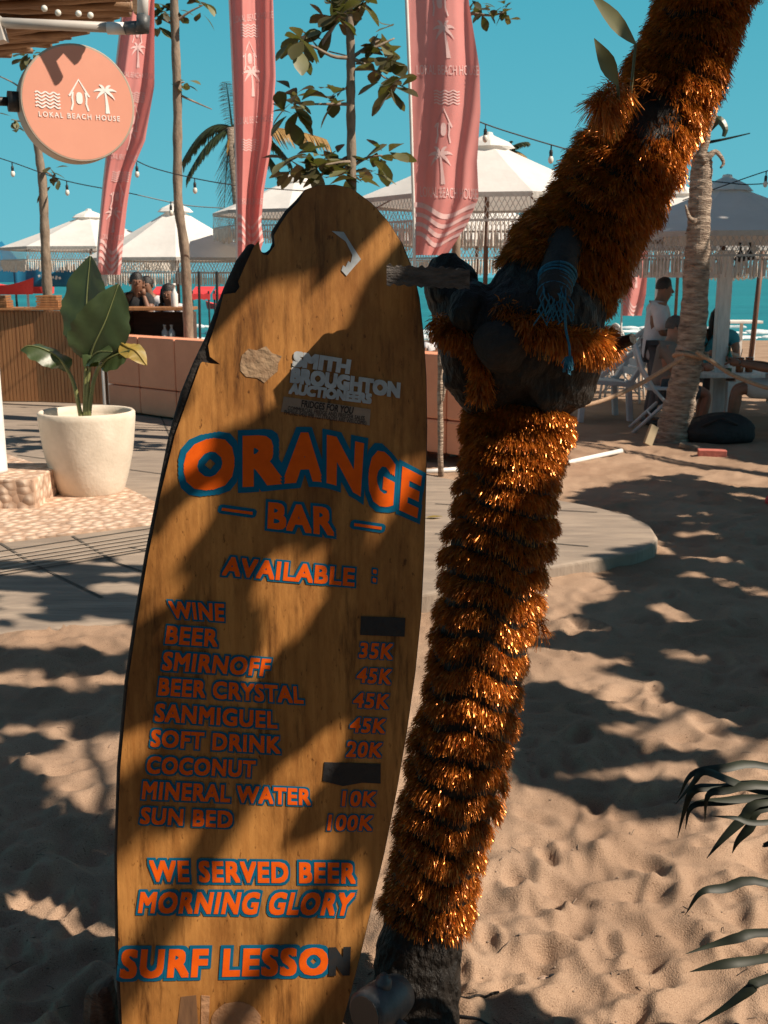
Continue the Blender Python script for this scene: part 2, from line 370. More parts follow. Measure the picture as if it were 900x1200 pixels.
def build_sand():
    ys = np.concatenate([np.linspace(-35, .9, 30), np.geomspace(1.25, 15, 470), np.geomspace(15.5, 60, 40)])
    ss = np.concatenate([-np.geomspace(8, .75, 26), np.linspace(-.70, .74, 430), np.geomspace(.79, 8, 26)])
    w = np.sqrt(ys**2+.6); X = ss[None, :]*w[:, None]; Y = np.repeat(ys[:, None], len(ss), 1)
    Z = sand_z(X.ravel(), Y.ravel())
    V = np.stack([X.ravel(), Y.ravel(), Z], 1); ny, nx = X.shape
    i = np.arange(ny-1)[:, None]*nx+np.arange(nx-1)[None, :]; i = i.ravel()
    F = np.stack([i, i+1, i+nx+1, i+nx], 1)
    o = npmesh('sand_ground', V, F, m_sand, smooth=True); tag(o, 'pale rippled beach sand full of footprints', 'sand', kind='structure')
def npmesh(name, V, F, mat, parent=None, smooth=False, loc=None):
    off = np.array(wloc(parent)) if parent else np.array(loc) if loc is not None else np.zeros(3)
    me = bpy.data.meshes.new(name); k = F.shape[1]
    me.vertices.add(len(V)); me.vertices.foreach_set('co', (V-off).astype(np.float32).ravel())
    me.loops.add(F.size); me.loops.foreach_set('vertex_index', F.astype(np.int32).ravel())
    me.polygons.add(len(F)); me.polygons.foreach_set('loop_start', np.arange(0, F.size, k, dtype=np.int32))
    me.polygons.foreach_set('loop_total', np.full(len(F), k, np.int32))
    if smooth: me.polygons.foreach_set('use_smooth', np.ones(len(F), bool))
    me.update(calc_edges=True); me.validate()
    me.materials.append(mat)
    o = bpy.data.objects.new(name, me); COL.objects.link(o)
    if parent: o.parent = parent
    elif loc is not None: o.location = loc
    return o
build_sand()
b = MB(); b.add([(-3000,41,-.82),(3000,41,-.82),(3000,5500,-.82),(-3000,5500,-.82)], [(0,1,2,3)])
tag(b.build('sea', m_sea), 'teal sea reaching the horizon', 'sea', kind='structure')
b = MB()
for k in range(3):
    y0 = 42.5+k*4.5
    for i in range(90):
        x0 = -60+i*1.6+random.uniform(-.3, .3); w = random.uniform(.8, 2.2); h = random.uniform(.25, .8)*(1-k*.25)
        yy = y0+random.uniform(-.9, .9)
        for e in range(5): b.ball((x0+random.uniform(-w, w)*.5, yy+random.uniform(-h, h)*.4, -.80), (w*random.uniform(.12,.34), h*random.uniform(.2,.5), random.uniform(.03,.16)), 9, 6)
tag(b.build('surf_foam', m_foam), 'broken white surf along the waterline', 'surf', kind='stuff')

# paved path: slab with a rounded right end
ZP = .085
front = [(-500,775),(-200,752),(0,741),(140,728),(320,712),(500,695),(580,680),(640,664),(700,654),(745,646),(766,637),(771,629)]
back = [(762,615),(738,603),(690,592),(640,583),(560,567),(500,556),(420,525),(330,490),(250,466),(-60,452),(-520,470)]
top = [G(x, y, ZP) for x, y in front+back]
bm = bmesh.new(); vs_ = [bm.verts.new(p) for p in top]; f = bm.faces.new(vs_)
r_ = bmesh.ops.extrude_face_region(bm, geom=[f]); 
for v in [g for g in r_['geom'] if isinstance(g, bmesh.types.BMVert)]: pass
for v in vs_: v.co.z = -.25
bmesh.ops.recalc_face_normals(bm, faces=list(bm.faces))
me = bpy.data.meshes.new('paved_path'); bm.to_mesh(me); bm.free(); me.materials.append(m_conc)
path = bpy.data.objects.new('paved_path', me); COL.objects.link(path); tag(path, 'stamped grey concrete path ending in the sand', 'path', kind='structure')
bv = path.modifiers.new('bevel', 'BEVEL'); bv.width = .018; bv.segments = 3; bv.limit_method = 'ANGLE'; bv.angle_limit = R(50)
# joints and ribbed strip of the paving, a few mm proud
b = MB()
def strip(a, c, w, z, mi=0):
    a = G(*a, z); c = G(*c, z); d = (c-a).normalized(); n = Vector((-d.y, d.x, 0))*w/2
    b.add([a-n, c-n, c+n, a+n], [(0,1,2,3)], mi)
m_joint = M('paving_joint', (.10,.085,.07), .9); m_rib = M('paving_rib', (.42,.35,.28), .8, (.3,.25,.2), 6)
for x0, y0, x1, y1 in [(-60,655,182,618),(-60,684,178,644),(0,636,40,661),(85,628,130,655),(40,661,120,700),(125,655,180,674),(150,640,200,652)]:
    strip((x0,y0), (x1,y1), .016, ZP+.004)
for k in range(5): strip((-60, 661+k*4.6), (180, 624+k*4.0), .018, ZP+.008, 1)
for (x0,y0,x1,y1) in [(20,498,420,505),(20,515,420,545),(20,533,420,585),(180,470,260,640),(330,500,470,640),(510,590,700,600),(510,625,690,640)]:
    strip((x0,y0), (x1,y1), .014, ZP+.004)
tag(b.build('path_joints', [m_joint, m_rib]), 'joints and ribbed strip in the concrete path', 'paving', kind='structure')
b = MB(); pb = [(-300,655),(0,634),(90,624),(178,613),(186,602),(182,588),(150,572),(60,549),(8,532),(-300,520)]
b.prism([G(x, y, ZP+.012) for x, y in pb][::-1], (0,0,-.05)); tag(b.build('pebble_path', m_pebble), 'pale pebble paving round the big pot', 'path', kind='structure')

# ------------------------------------------------------------------ lettering from the built-in font
_glyph = {}; _adv = {}
def _text_mesh(s):
    c = bpy.data.curves.new('t', 'FONT'); c.body = s; c.size = 1; c.resolution_u = 3
    o = bpy.data.objects.new('t', c); COL.objects.link(o); bpy.context.view_layer.update()
    me = bpy.data.meshes.new_from_object(o.evaluated_get(bpy.context.evaluated_depsgraph_get()))
    V = [(v.co.x, v.co.y) for v in me.vertices]; F = [tuple(p.vertices) for p in me.polygons]
    bpy.data.objects.remove(o); bpy.data.curves.remove(c); bpy.data.meshes.remove(me); return V, F
_hh = max(v[0] for v in _text_mesh('HH')[0]); CAP = max(v[1] for v in _text_mesh('H')[0])
def glyph(ch):
    if ch not in _glyph:
        _glyph[ch] = _text_mesh(ch) if ch != ' ' else ([], [])
        _adv[ch] = max(v[0] for v in _text_mesh('H'+ch+'H')[0]) - _hh
    return _glyph[ch], _adv[ch]
def ring(r, n): return [(r*math.cos(2*math.pi*k/n), r*math.sin(2*math.pi*k/n)) for k in range(n)]
def sqring(r):                                          # squared ring: keeps letter corners crisp
    g = (-1, -.5, 0, .5); e = [(a, -1) for a in g]+[(1, a) for a in g]+[(-a, 1) for a in g]+[(-1, -a) for a in g]
    return [(x*r*.93, y*r*.93) for x, y in e]
def write(mb, s, mapf, bold=.03, outline=0.0, fill=0, line=1, h0=.0012, spacing=0.0, skip_fill=''):
    """mapf(x01, y_in_caps, height) -> point. Letters are thickened by stacking shifted copies micrometres apart."""
    x = 0; items = []
    for ch in s:
        g, a = glyph(ch); items.append((g, x, ch)); x += a+spacing
    W = max([v[0]+it[1] for it in items for v in it[0][0]] or [1]); x0 = min([v[0]+it[1] for it in items for v in it[0][0]] or [0]); W -= x0
    for k, (g, ox, ch) in enumerate(items):
        if not g[0]: continue
        if outline:
            offs = sqring(bold+outline)+sqring((bold+outline)*.5)[::2]+[(0,0)]
            for j, (dx, dy) in enumerate(offs):
                mb.add([mapf((v[0]+ox+dx-x0)/W, (v[1]+dy)/CAP, h0+(j*2+k % 2)*1.2e-5) for v in g[0]], g[1], line)
        if ch in skip_fill and skip_fill: continue
        offs = [(0,0)]+(sqring(bold)[::2] if bold else [])
        for j, (dx, dy) in enumerate(offs):
            mb.add([mapf((v[0]+ox+dx-x0)/W, (v[1]+dy)/CAP, h0+.0010+(j*2+k % 2)*1.2e-5) for v in g[0]], g[1], fill)

def thick(line, w, closed=False):
    """2-D stroke as quads"""
    out = []; n = len(line)
    L = []; Rr = []
    for i in range(n):
        a = line[max(i-1, 0)]; c = line[min(i+1, n-1)]; dx, dy = c[0]-a[0], c[1]-a[1]; l = math.hypot(dx, dy) or 1
        ww = w[i] if hasattr(w, '__len__') else w
        L.append((line[i][0]-dy/l*ww/2, line[i][1]+dx/l*ww/2)); Rr.append((line[i][0]+dy/l*ww/2, line[i][1]-dx/l*ww/2))
    return [[L[i], Rr[i], Rr[i+1], L[i+1]] for i in range(n-1)]
def motif(kind):
    """small line emblem in a box about 1 wide, 1 high, centred at 0; list of strokes (each a list of quads)"""
    S = []
    if kind == 'waves':
        for r in range(5):
            S.append(thick([(-.5+i/30, .32-r*.16+.05*math.sin(i/30*math.pi*6)) for i in range(31)], .065))
    elif kind == 'house':
        S.append(thick([(-.40,-.02),(-.36,.0),(0,.58),(.36,.0),(.40,-.02)], .07))
        for sgn in (-1, 1):
            S.append(thick([(sgn*.24,.12),(sgn*.27,-.1),(sgn*.25,-.3),(sgn*.33,-.55)], .07))
        S.append(thick([(0,.12),(0,.08),(0,0),(0,-.2),(0,-.28),(0,-.31)], [.08,.18,.24,.24,.18,.08]))
    else:
        S.append(thick([(.02,.2),(.06,-.1),(.08,-.35),(.09,-.62)], [.06,.09,.12,.17]))
        for a, l in ((190,.36),(158,.48),(120,.46),(60,.46),(25,.50),(-8,.38)):
            t = R(a); pts = []
            for i in range(7):
                f = i/6; pts.append((.02+math.cos(t)*l*f, .20+math.sin(t)*l*f*1.15-.24*f*f))
            S.append(thick(pts, [.03,.08,.11,.10,.08,.05,.01]))
    return S
def draw_motif(mb, kind, mapf, mi=0, h0=.001):
    for k, st in enumerate(motif(kind)):
        for q in st: mb.add([mapf(x, y, h0+k*2.5e-4) for x, y in q], [(0,1,2,3)], mi)

# ------------------------------------------------------------------ surfboard
BN = Vector((.13, -1.0, .13)).normalized(); B0 = P(270, 1258, 1.83)
def B(px, py, h=0.0):
    d = ray(px, py); o = Vector((0,0,CH)); t = (B0-o).dot(BN)/d.dot(BN)
    return o+d*t+BN*h
outline = [(357,221),(372,215.5),(393,214.5),(413,219),(437,237),(456,258),(472,282),(486,317),(493,348),(498,393),(501,441),(502,500),(501,560),(499,640),(495,720),(488,790),(478,860),(466,930),(452,1000),(438,1060),(424,1120),(411,1170),(403,1200),(390,1245),(372,1290),
           (150,1295),(143,1240),(138,1200),(134,1120),(133,1000),(136,900),(145,800),(157,720),(169,650),(183,580),(197,510),(211,460),(226,424),(240,395),(252,362),(262,336),(276,305),(292,283),(297,285),(303,290),(309,297),(316,291),(320,281),(318,270),(326,258),(334,246),(347,233)]
skin = [(357,223),(372,217.5),(393,216.5),(412,221),(436,239),(455,260),(470,284),(484,318),(491,349),(496,394),(499,441),(500,500),(499,560),(497,640),(493,720),(486,790),(476,860),(464,930),(450,1000),(436,1060),(422,1120),(409,1170),(401,1200),(388,1245),(371,1288),
        (152,1293),(147,1240),(143,1200),(139,1120),(137,1000),(141,900),(150,800),(162,720),(174,650),(188,580),(205,510),(222,462),(235,426),(237,424),(248,426),(258,427),(246,418),(244,405),(255,372),(262,345),(276,343),(281,336),(279,330),(287,312),(297,290),(303,282),(305,292),(308,298),(314,299),(322,288),(321,276),(329,262),(338,249),(350,236)]
def flat_poly(name, pts, h0, h1, mat, parent, bevel=0.0):
    bm = bmesh.new(); vs_ = [bm.verts.new(B(x, y, h1)) for x, y in pts]; f = bm.faces.new(vs_)
    low = [bm.verts.new(B(x, y, h1)+BN*(h0-h1)) for x, y in pts]; bm.faces.new(low[::-1]); n = len(pts)
    for i in range(n): bm.faces.new((vs_[i], low[i], low[(i+1) % n], vs_[(i+1) % n]))
    bmesh.ops.recalc_face_normals(bm, faces=list(bm.faces))
    off = wloc(parent)
    for v in bm.verts: v.co -= off
    me = bpy.data.meshes.new(name); bm.to_mesh(me); bm.free(); me.materials.append(mat)
    o = bpy.data.objects.new(name, me); COL.objects.link(o); o.parent = parent
    if bevel:
        bv = o.modifiers.new('bevel', 'BEVEL'); bv.width = bevel; bv.segments = 4; bv.limit_method = 'ANGLE'; bv.angle_limit = R(50)
    return o
board = thing('surfboard', 'tall worn surfboard painted as an orange and blue bar menu, leaning by the tinselled tree', 'surfboard', B0)
flat_poly('foam_core', outline, -.062, -.004, m_core, board, .012)
flat_poly('deck_skin', skin, -.004, 0.0, m_deck, board, .0)
def bl(px):                                              # evaluate a pixel polyline by arc fraction (also outside 0..1)
    def f(s):
        n = len(px)-1
        if n == 1: i = 0; fr = s
        else:
            i = min(max(int(math.floor(s*n)), 0), n-1); fr = s*n-i
        a, c = px[i], px[i+1]; return (a[0]+(c[0]-a[0])*fr, a[1]+(c[1]-a[1])*fr)
    return f
def bmap(base, topl):
    fb, ft = bl(base), bl(topl)
    def f(x, y, h):
        a = fb(x); c = ft(x); return B(a[0]+(c[0]-a[0])*y, a[1]+(c[1]-a[1])*y, h)
    return f
def line(mb, s, bL, bR, tL, tR, **k): write(mb, s, bmap([bL, bR], [tL, tR]), **k)
LT = [m_orange, m_navy]
t = MB()
# arched title: base line and top line follow the photograph's arch
bx = [(219,573),(262,568),(300,566),(345,562),(376,561),(410,571),(437,586),(462,592),(487,603)]
tx = [(219,523),(262,516),(300,514),(345,511),(376,512),(412,520),(442,529),(465,546),(492,560)]
bs = spline(bx, 41); ts = spline(tx, 41)
write(t, 'ORANGE', bmap([tuple(q) for q in bs], [tuple(q) for q in ts]), bold=.055, outline=.095, spacing=.13)
line(t, 'BAR', (315,617.5), (390,626), (316,590), (389,596.5), bold=.045, outline=.085, spacing=.06)
for a, c in (((260,596.5),(296,601.5)), ((415,614.5),(447,619))):
    for w, ex, h, mi in ((11,4.5,.0012,1), (3.4,0,.0022,0)):
        b2 = thick([(a[0]-ex,a[1]-ex*.1),(a[0]-ex*.6,a[1]),(a[0],a[1]),(c[0],c[1]),(c[0]+ex*.6,c[1]),(c[0]+ex,c[1]+ex*.1)], [w*.5,w*.85,w,w,w*.85,w*.5])
        for q in b2: t.add([B(x, y, h) for x, y in q], [(0,1,2,3)], mi)
t.build('title_lettering', LT, board)
t = MB(); K = dict(bold=.04, outline=.085, spacing=.05)
line(t, 'AVAILABLE', (261,673), (414,686), (264,653), (415,667), **K)
line(t, ':', (437,681), (440,681.5), (438,661), (441,661.5), bold=.03, outline=.07)
for s, a in {'WINE': ((202,723),(262,727),(198,705),(262,708.5)), 'BEER': ((194.5,753),(254,757),(197,734),(255,738.5)),
             'SMIRNOFF': ((190.6,784),(314,791.5),(193,764.5),(317,773)), 'BEER CRYSTAL': ((186,813.5),(355,823.5),(188,795),(354,805.5)),
             'SANMIGUEL': ((182,844),(324,852.5),(184,825),(324,834.7)), 'SOFT DRINK': ((177,873.7),(328,882),(179,855.5),(328,864)),
             'COCONUT': ((172,905),(298,909.7),(174,886.7),(299,892)), 'MINERAL WATER': ((167,935),(363.5,942.5),(169,916),(363.5,925)),
             'SUN BED': ((164.6,964),(271.7,969),(167,946.5),(271.7,951))}.items(): line(t, s, *a, **K)
t.build('menu_lettering', LT, board)
t = MB()
for s, a in (('35K', ((421,769.7),(459,772),(423,753.5),(461.5,755))), ('45K', ((418,799),(457,801),(420,783),(460,784.6))),
             ('45K', ((414,828),(454.5,830),(416,812),(457,814))), ('45K', ((410,857),(450,858.5),(412.5,841),(453,843))),
             ('20K', ((406,886),(446,886.7),(408,869),(449,871))), ('10K', ((401,943.5),(439,944),(402.5,927),(442,928))),
             ('100K', ((384,972),(435,972.5),(386,955),(438,956)))): line(t, s, *a, bold=.035, outline=.06, spacing=.05)
t.build('price_lettering', LT, board)
t = MB(); K = dict(bold=.045, outline=.10, spacing=.07)
line(t, 'WE SERVED BEER', (177,1031.4), (415.6,1033.7), (176,1009), (416,1012), **K)
line(t, 'MORNING GLORY', (163,1068), (409,1071), (166,1046), (415,1047), **K)
line(t, 'SURF LESSO', (142,1144), (382,1140), (145,1114), (383,1112), bold=.05, outline=.10, spacing=.07)
t2 = MB(); line(t2, 'N', (388,1139.5), (407,1139), (388,1113), (408,1112.5), bold=.10); t2.build('dark_lettering', M('dark_navy_vinyl', (.010,.018,.026), .6, (.022,.02,.02), 60), board)  # last letter written apart in a darker navy, without orange fill
t.build('footer_lettering', LT, board)
t = MB()
for q in ([(423,722),(475,724),(474,746),(422,744)], [(380,893),(446,895),(446,918),(424,917),(402,921),(378,915)]):
    t = MB(); t.prism([B(x, y, .0016) for x, y in q], -BN*.0015); t.build('price_cover_tape', m_dark, board)

t = MB()
line(t, 'SMITH', (344,428), (408,437), (346,413), (410,423), bold=.075, spacing=.02)
line(t, 'BROUGHTON', (341,447), (467,465), (343,432), (468,450), bold=.075, spacing=.02)
line(t, 'AUCTIONEERS', (339,460.5), (434,472.5), (341,450), (435,462.5), bold=.075, spacing=.0)
t.build('sponsor_lettering', m_silver, board); t = MB()
for q in ([(389,271),(402.7,272),(412,287),(423,304),(414,314),(406,323.5),(400,317),(402,311),(405,313),(408,306),(411,308),(413,299),(405,283)],):
    t.prism([B(x, y, .0014) for x, y in q], -BN*.001)
t.build('vinyl_sticker', m_silver, board)
lab = MB(); lab.prism([B(x, y, .0013) for x, y in ((332.5,464.6),(434.3,479.7),(433,498.6),(329.4,482.6))], -BN*.001)
lab_o = lab.build('paper_label', m_label, board)
t = MB()
line(t, 'FRIDGES FOR YOU', (353,476.5), (413,485), (354,469), (414.5,477.5), bold=.03, h0=.0008)
line(t, 'COMMERCIAL FRIDGE AND FREEZER SALES', (337,480.5), (427,492.5), (337.5,475.7), (427.5,488), bold=.01, h0=.0008)
line(t, 'PHONE: 0450 898 122 (TRADES ARE WELCOME)', (333,485.5), (429,498), (333.5,480.5), (429.5,493.5), bold=.01, h0=.0008)
t.build('label_lettering', m_ink, lab_o)
def blob(cx, cy, rx, ry, n=18, seed=1, amp=.14, a0=0):
    r2 = random.Random(seed); return [(cx+rx*math.cos(2*math.pi*i/n)*(1+r2.uniform(-amp, amp)), cy+ry*math.sin(2*math.pi*i/n)*(1+r2.uniform(-amp, amp))) for i in range(n)]
t = MB()
t.prism([B(x, y, .001) for x, y in blob(306,426,23,20,14,3,.24)], -BN*.0008)
t.build('bare_patch', m_scar, board)
t = MB(); t.prism([B(x, y, .001) for x, y in blob(277,1196,29,22,24,4,.03)], -BN*.0008)
t.prism([B(x, y, .0011) for x, y in ((236,1166),(246,1167),(244,1215),(235,1215))], -BN*.0008)
t.build('repair_patch', m_scar2, board)
t = MB(); t.prism([B(x, y, .0008) for x, y in ((212,1168),(230,1166),(233,1215),(206,1215))], -BN*.0006)
m_stain = M('dark_stain', (.20,.10,.045), .7, (.10,.05,.025), 30, stretch=(3,1,.4)); t.build('stained_strip', m_stain, board)

# ------------------------------------------------------------------ the tinselled tree
TP = [(484,1300,1.98,68),(485,1200,2.00,62),(498,1080,2.05,53),(536,900,2.09,53),(573,700,2.14,53),(600,540,2.19,52),(610,480,2.21,54),(618,430,2.22,68),(632,375,2.23,70),
      (657,320,2.25,60),(694,260,2.27,54),(738,185,2.30,48),(786,100,2.33,41),(824,0,2.36,41),(858,-120,2.38,43),(885,-300,2.38,46),(940,-480,2.35,42),(1000,-640,2.3,36)]
tp = spline(TP, 150); tc = [P(a, b_, c) for a, b_, c, d in tp]; tr = [d*px_m(y_) for y_, d in tp[:, 2:]]
tree = thing('tree', 'big leaning dark-barked tree wound with orange tinsel, right beside the menu surfboard', 'tree', (tc[0].x, tc[0].y, 0))
def frames(pts):
    out = []; u = Vector((1,0,0))
    for i in range(len(pts)):
        t_ = (pts[min(i+1, len(pts)-1)]-pts[max(i-1, 0)]).normalized(); u = (u-t_*u.dot(t_)).normalized(); out.append((t_, u, t_.cross(u)))
    return out
tf = frames(tc)
def bark_tube(mb, pts, rad, seg=44, rough=.05, cap=True):
    fr = frames(pts); V = []; n = len(pts)
    for i in range(n):
        t_, u, w = fr[i]
        for k in range(seg):
            a = 2*math.pi*k/seg; d = u*math.cos(a)+w*math.sin(a); p = pts[i]+d*rad[i]
            e = mnoise.noise(p*9)*.9+mnoise.noise(p*22)*.55+mnoise.noise(p*50)*.3
            V.append(p+d*rad[i]*rough*2*e)
    F = [(i*seg+k, i*seg+(k+1) % seg, (i+1)*seg+(k+1) % seg, (i+1)*seg+k) for i in range(n-1) for k in range(seg)]
    if cap: F += [tuple(range(seg))[::-1], tuple(range((n-1)*seg, n*seg))]
    mb.add(V, F)
b = MB(); bark_tube(b, tc, tr)
DY = .12
def limb(rows, n=16, rough=.09):
    s = spline([(q[0], q[1], q[2]+DY, q[3]*1.03) for q in rows], n); bark_tube(b, [P(*q[:3]) for q in s], [q[3]*px_m(2.1) for q in s], 26, rough)
limb([(600,440,2.10,64),(566,400,2.10,52),(548,372,2.11,42),(535,350,2.12,34),(526,322,2.13,28),(522,302,2.14,16)])
limb([(590,450,2.08,50),(560,420,2.05,44),(540,395,2.04,28),(532,385,2.04,10)])
limb([(625,440,2.08,66),(662,420,2.06,60),(690,410,2.05,42),(706,408,2.05,20)])
limb([(590,450,2.08,50),(600,400,2.03,56),(640,370,2.04,56),(660,350,2.06,50)])
limb([(560,345,2.10,16),(552,355,2.02,20),(545,372,1.99,18),(542,385,1.99,10)])
trunk_o = b.build('trunk', m_bark, tree, smooth=True)
rm = trunk_o.modifiers.new('remesh', 'REMESH'); rm.mode = 'VOXEL'; rm.voxel_size = .007; rm.use_smooth_shade = True
tx_ = bpy.data.textures.new('bark_relief', 'CLOUDS'); tx_.noise_scale = .035; tx_.noise_depth = 4
dm = trunk_o.modifiers.new('relief', 'DISPLACE'); dm.texture = tx_; dm.strength = .014; dm.mid_level = .5; dm.texture_coords = 'LOCAL'
b = MB(); s = [P(605,408,2.160), P(590,404,2.090), P(580,401,2.045), P(577,400,2.035)]
bark_tube(b, s, [.070,.056,.040,.018], 26, .16); b.build('sawn_stub', m_cut, tree, smooth=True)
b = MB(); s = [P(663,285,2.180), P(656,315,2.120), P(650,338,2.075), P(648,352,2.050), P(647,358,2.045)]
bark_tube(b, s, [.042,.036,.033,.030,.020], 20, .06); b.build('broken_branch', m_cut, tree, smooth=True)
b = MB(); s = [P(705,408,2.160), P(728,402,2.120), P(742,397,2.100)]
bark_tube(b, s, [.016,.013,.011], 10, .05); b.build('cut_twig', m_bark, tree)
def leaf_blade(mb, base, tip, up, w, n=6, fold=.25, droop=0.0, mi=0, prof=None):
    base = Vector(base); tip = Vector(tip); d = tip-base; L = d.length; t_ = d.normalized()
    s = t_.cross(Vector(up)).normalized(); nn = s.cross(t_)
    prof = prof or [.12,.55,.9,1.0,.8,.45,.04]; V = []
    for i in range(n+1):
        f = i/n; c = base+d*f-Vector((0,0,1))*droop*L*f*f; ww = w/2*prof[min(i, len(prof)-1)]
        V += [c-s*ww+nn*fold*ww, c, c+s*ww+nn*fold*ww]
    F = []
    for i in range(n): a = i*3; F += [(a,a+1,a+4,a+3),(a+1,a+2,a+5,a+4)]
    mb.add(V, F, mi)
for pts, w in (([P(745,52,2.160), P(728,18,2.120), P(690,-2,2.100)], .035), ([P(724,100,2.140), P(705,70,2.120), P(696,50,2.110)], .035)):
    b = MB(); b.tube([tc[95], pts[0]], .003, 5); leaf_blade(b, pts[0], pts[2], (0,-1,.3), w, droop=-.08)
    b.build('sprouting_leaf', m_almond2, tree, smooth=True)

# tinsel strands
def strands(roots, norms, tang, n_len, width=.0011, down=.55, spread=.5):
    n = len(roots); d = norms*rng.uniform(.5, 1.1, (n,1))+tang*(-down)*rng.uniform(.5, 1.4, (n,1))+rng.normal(0, spread, (n,3))*.6
    d /= np.linalg.norm(d, axis=1)[:, None]; L = rng.uniform(n_len[0], n_len[1], (n,1))
    g = np.array([0,0,-1.0]); wv = np.cross(d, rng.normal(0, 1, (n,3))); wv /= np.linalg.norm(wv, axis=1)[:, None]
    w = width*rng.uniform(.6, 1.5, (n,1)); p1 = roots+d*L*.5; p2 = roots+d*L+g*L*.22+tang*(-.12)*L
    tw = np.cross(d, wv); w2 = wv*.5+tw*.85
    V = np.stack([roots-wv*w, roots+wv*w, p1-wv*w, p1+wv*w, p2-w2*w*.7, p2+w2*w*.7], 1).reshape(-1, 3)
    o = (np.arange(n)*6)[:, None]; F = np.concatenate([o+np.array([[0,1,3,2]]), o+np.array([[2,3,5,4]])], 0)
    return V, F
tcA = np.array([list(p) for p in tc]); trA = np.array(tr); tU = np.array([list(f[1]) for f in tf]); tW = np.array([list(f[2]) for f in tf]); tT = np.array([list(f[0]) for f in tf])
pyA = tp[:, 1]
def garland(name, label, y0, y1, count, rows_px, gap, lens, tilt=.0, width=.0011, holes=()):
    i0 = np.argmin(abs(pyA-y0)); i1 = np.argmin(abs(pyA-y1)); lo, hi = min(i0, i1), max(i0, i1)
    s = rng.uniform(lo, hi, count*2); a = rng.uniform(0, 2*math.pi, count*2)
    # rows of garland: strands grow from the thread of each turn
    nrow = rows_px; ph = (s-lo)/(hi-lo)*nrow + a/(2*math.pi)+tilt*np.sin(a)+.16*np.sin(a*3+s*.3)+.10*np.sin(a*5-s*.17); fr = ph % 1.0
    keep = rng.random(count*2) < np.where(fr < gap, .03, 1.0)
    s, a, fr = s[keep][:count], a[keep][:count], fr[keep][:count]; puff = np.sin(np.pi*np.clip((fr-gap)/(1-gap), 0, 1))[:, None]
    i = s.astype(int); f = (s-i)[:, None]; j = np.minimum(i+1, len(tcA)-1)
    lerp = lambda A: A[i]*(1-f)+A[j]*f
    c = lerp(tcA); u = lerp(tU); w = lerp(tW); t_ = lerp(tT); r = lerp(trA[:, None])
    nrm = u*np.cos(a)[:, None]+w*np.sin(a)[:, None]
    lump = (1+.10*np.sin(s*.55+a*2)+.08*np.sin(s*1.3-a*3))[:, None]
    roots = c+nrm*r*(.985+.035*puff*(1+.8*np.sin(a*2+s*.2))[:, None])*np.clip(lump, .97, 1.1)
    keep = np.ones(len(roots), bool)
    for hx, hy, hr in holes:
        pr = np.array([proj(*q)[:2] for q in roots]); keep &= ~(((pr[:,0]-hx)**2+(pr[:,1]-hy)**2 < hr*hr) & (rng.random(len(roots)) < .9))
    V, F = strands(roots[keep], nrm[keep], t_[keep], lens, width)
    o = npmesh(name, V, F, m_tinsel, loc=c[0]); return tag(o, label, 'tinsel garland')
garland('tinsel_garland', 'orange tinsel wound in many turns around the lower straight trunk', 478, 1078, 98000, 24, .42, (.009,.024), width=.00075)
garland('tinsel_garland', 'shaggy orange tinsel covering the upper leaning trunk above the fork', 335, -140, 80000, 20, .38, (.012,.032), .1, .0008, [(772,132,30),(758,120,22)])
def core_garland(name, label, pts, count, lens, core=.012):
    p = np.array([list(q) for q in pts]); n = len(p); s = rng.uniform(0, n-1.001, count); i = s.astype(int); f = (s-i)[:, None]
    c = p[i]*(1-f)+p[i+1]*f; t_ = (p[i+1]-p[i]); t_ /= np.linalg.norm(t_, axis=1)[:, None]
    d = rng.normal(0, 1, (count,3)); d -= t_*np.sum(d*t_, 1)[:, None]; d /= np.linalg.norm(d, axis=1)[:, None]
    V, F = strands(c+d*core, d, np.repeat(np.array([[0,0,1.0]]), count, 0), lens, .0008)
    return tag(npmesh(name, V, F, m_tinsel, loc=c[0]), label, 'tinsel garland')
core_garland('tinsel_garland', 'short orange tinsel strand wrapped round the dark fork knot', spx([(585,362,2.095),(615,378,2.060),(650,392,2.050),(690,401,2.075),(704,403,2.120),(712,399,2.200),(704,392,2.280)], 30), 6500, (.014,.036))
core_garland('tinsel_garland', 'dull orange tinsel strand on the left limb under the plank', spx([(513,378,2.170),(530,392,2.120),(552,400,2.100),(566,440,2.100),(562,462,2.120)], 24), 4200, (.010,.026))
core_garland('tinsel_garland', 'loose spiky tinsel tuft sticking out left of the upper trunk', spx([(728,100,2.200),(712,118,2.180),(703,130,2.170)], 12), 900, (.02,.05))
core_garland('tinsel_garland', 'tiny loose tinsel tuft on the right side of the lower trunk', spx([(622,712,2.210),(630,728,2.200),(634,742,2.200)], 8), 260, (.015,.035), .004)
# plank, rope, floodlight
b = MB(); a, c = P(453,322,1.97), P(549,327,2.02); dd = (c-a)
V = []
for i in range(25):
    f = i/24; p = a+dd*f; h = .0175+.002*math.sin(i*2.1)+random.uniform(-.0012,.0012)
    for y, z in ((-.03,-h),(-.03,h),(.03,h),(.03,-h)): V.append(p+Vector((0,y,z+random.uniform(-.0012,.0012))))
F = [(i*4+k, i*4+(k+1) % 4, i*4+4+(k+1) % 4, i*4+4+k) for i in range(24) for k in range(4)]+[(3,2,1,0),(96,97,98,99)]
b.add(V, F); tag(b.build('plank', m_plank, loc=a), 'short weathered grey plank fixed to the tree across the board top', 'plank')
rp = thing('blue_rope', 'blue rope knotted round the broken branch stub, its end hanging down', 'rope', P(648,345,2.070))
b = MB(); ax = (P(647,358,2.045)-P(656,315,2.120)).normalized(); c0 = P(651,334,2.082); e1 = ax.cross(Vector((1,0,0))).normalized(); e2 = ax.cross(e1)
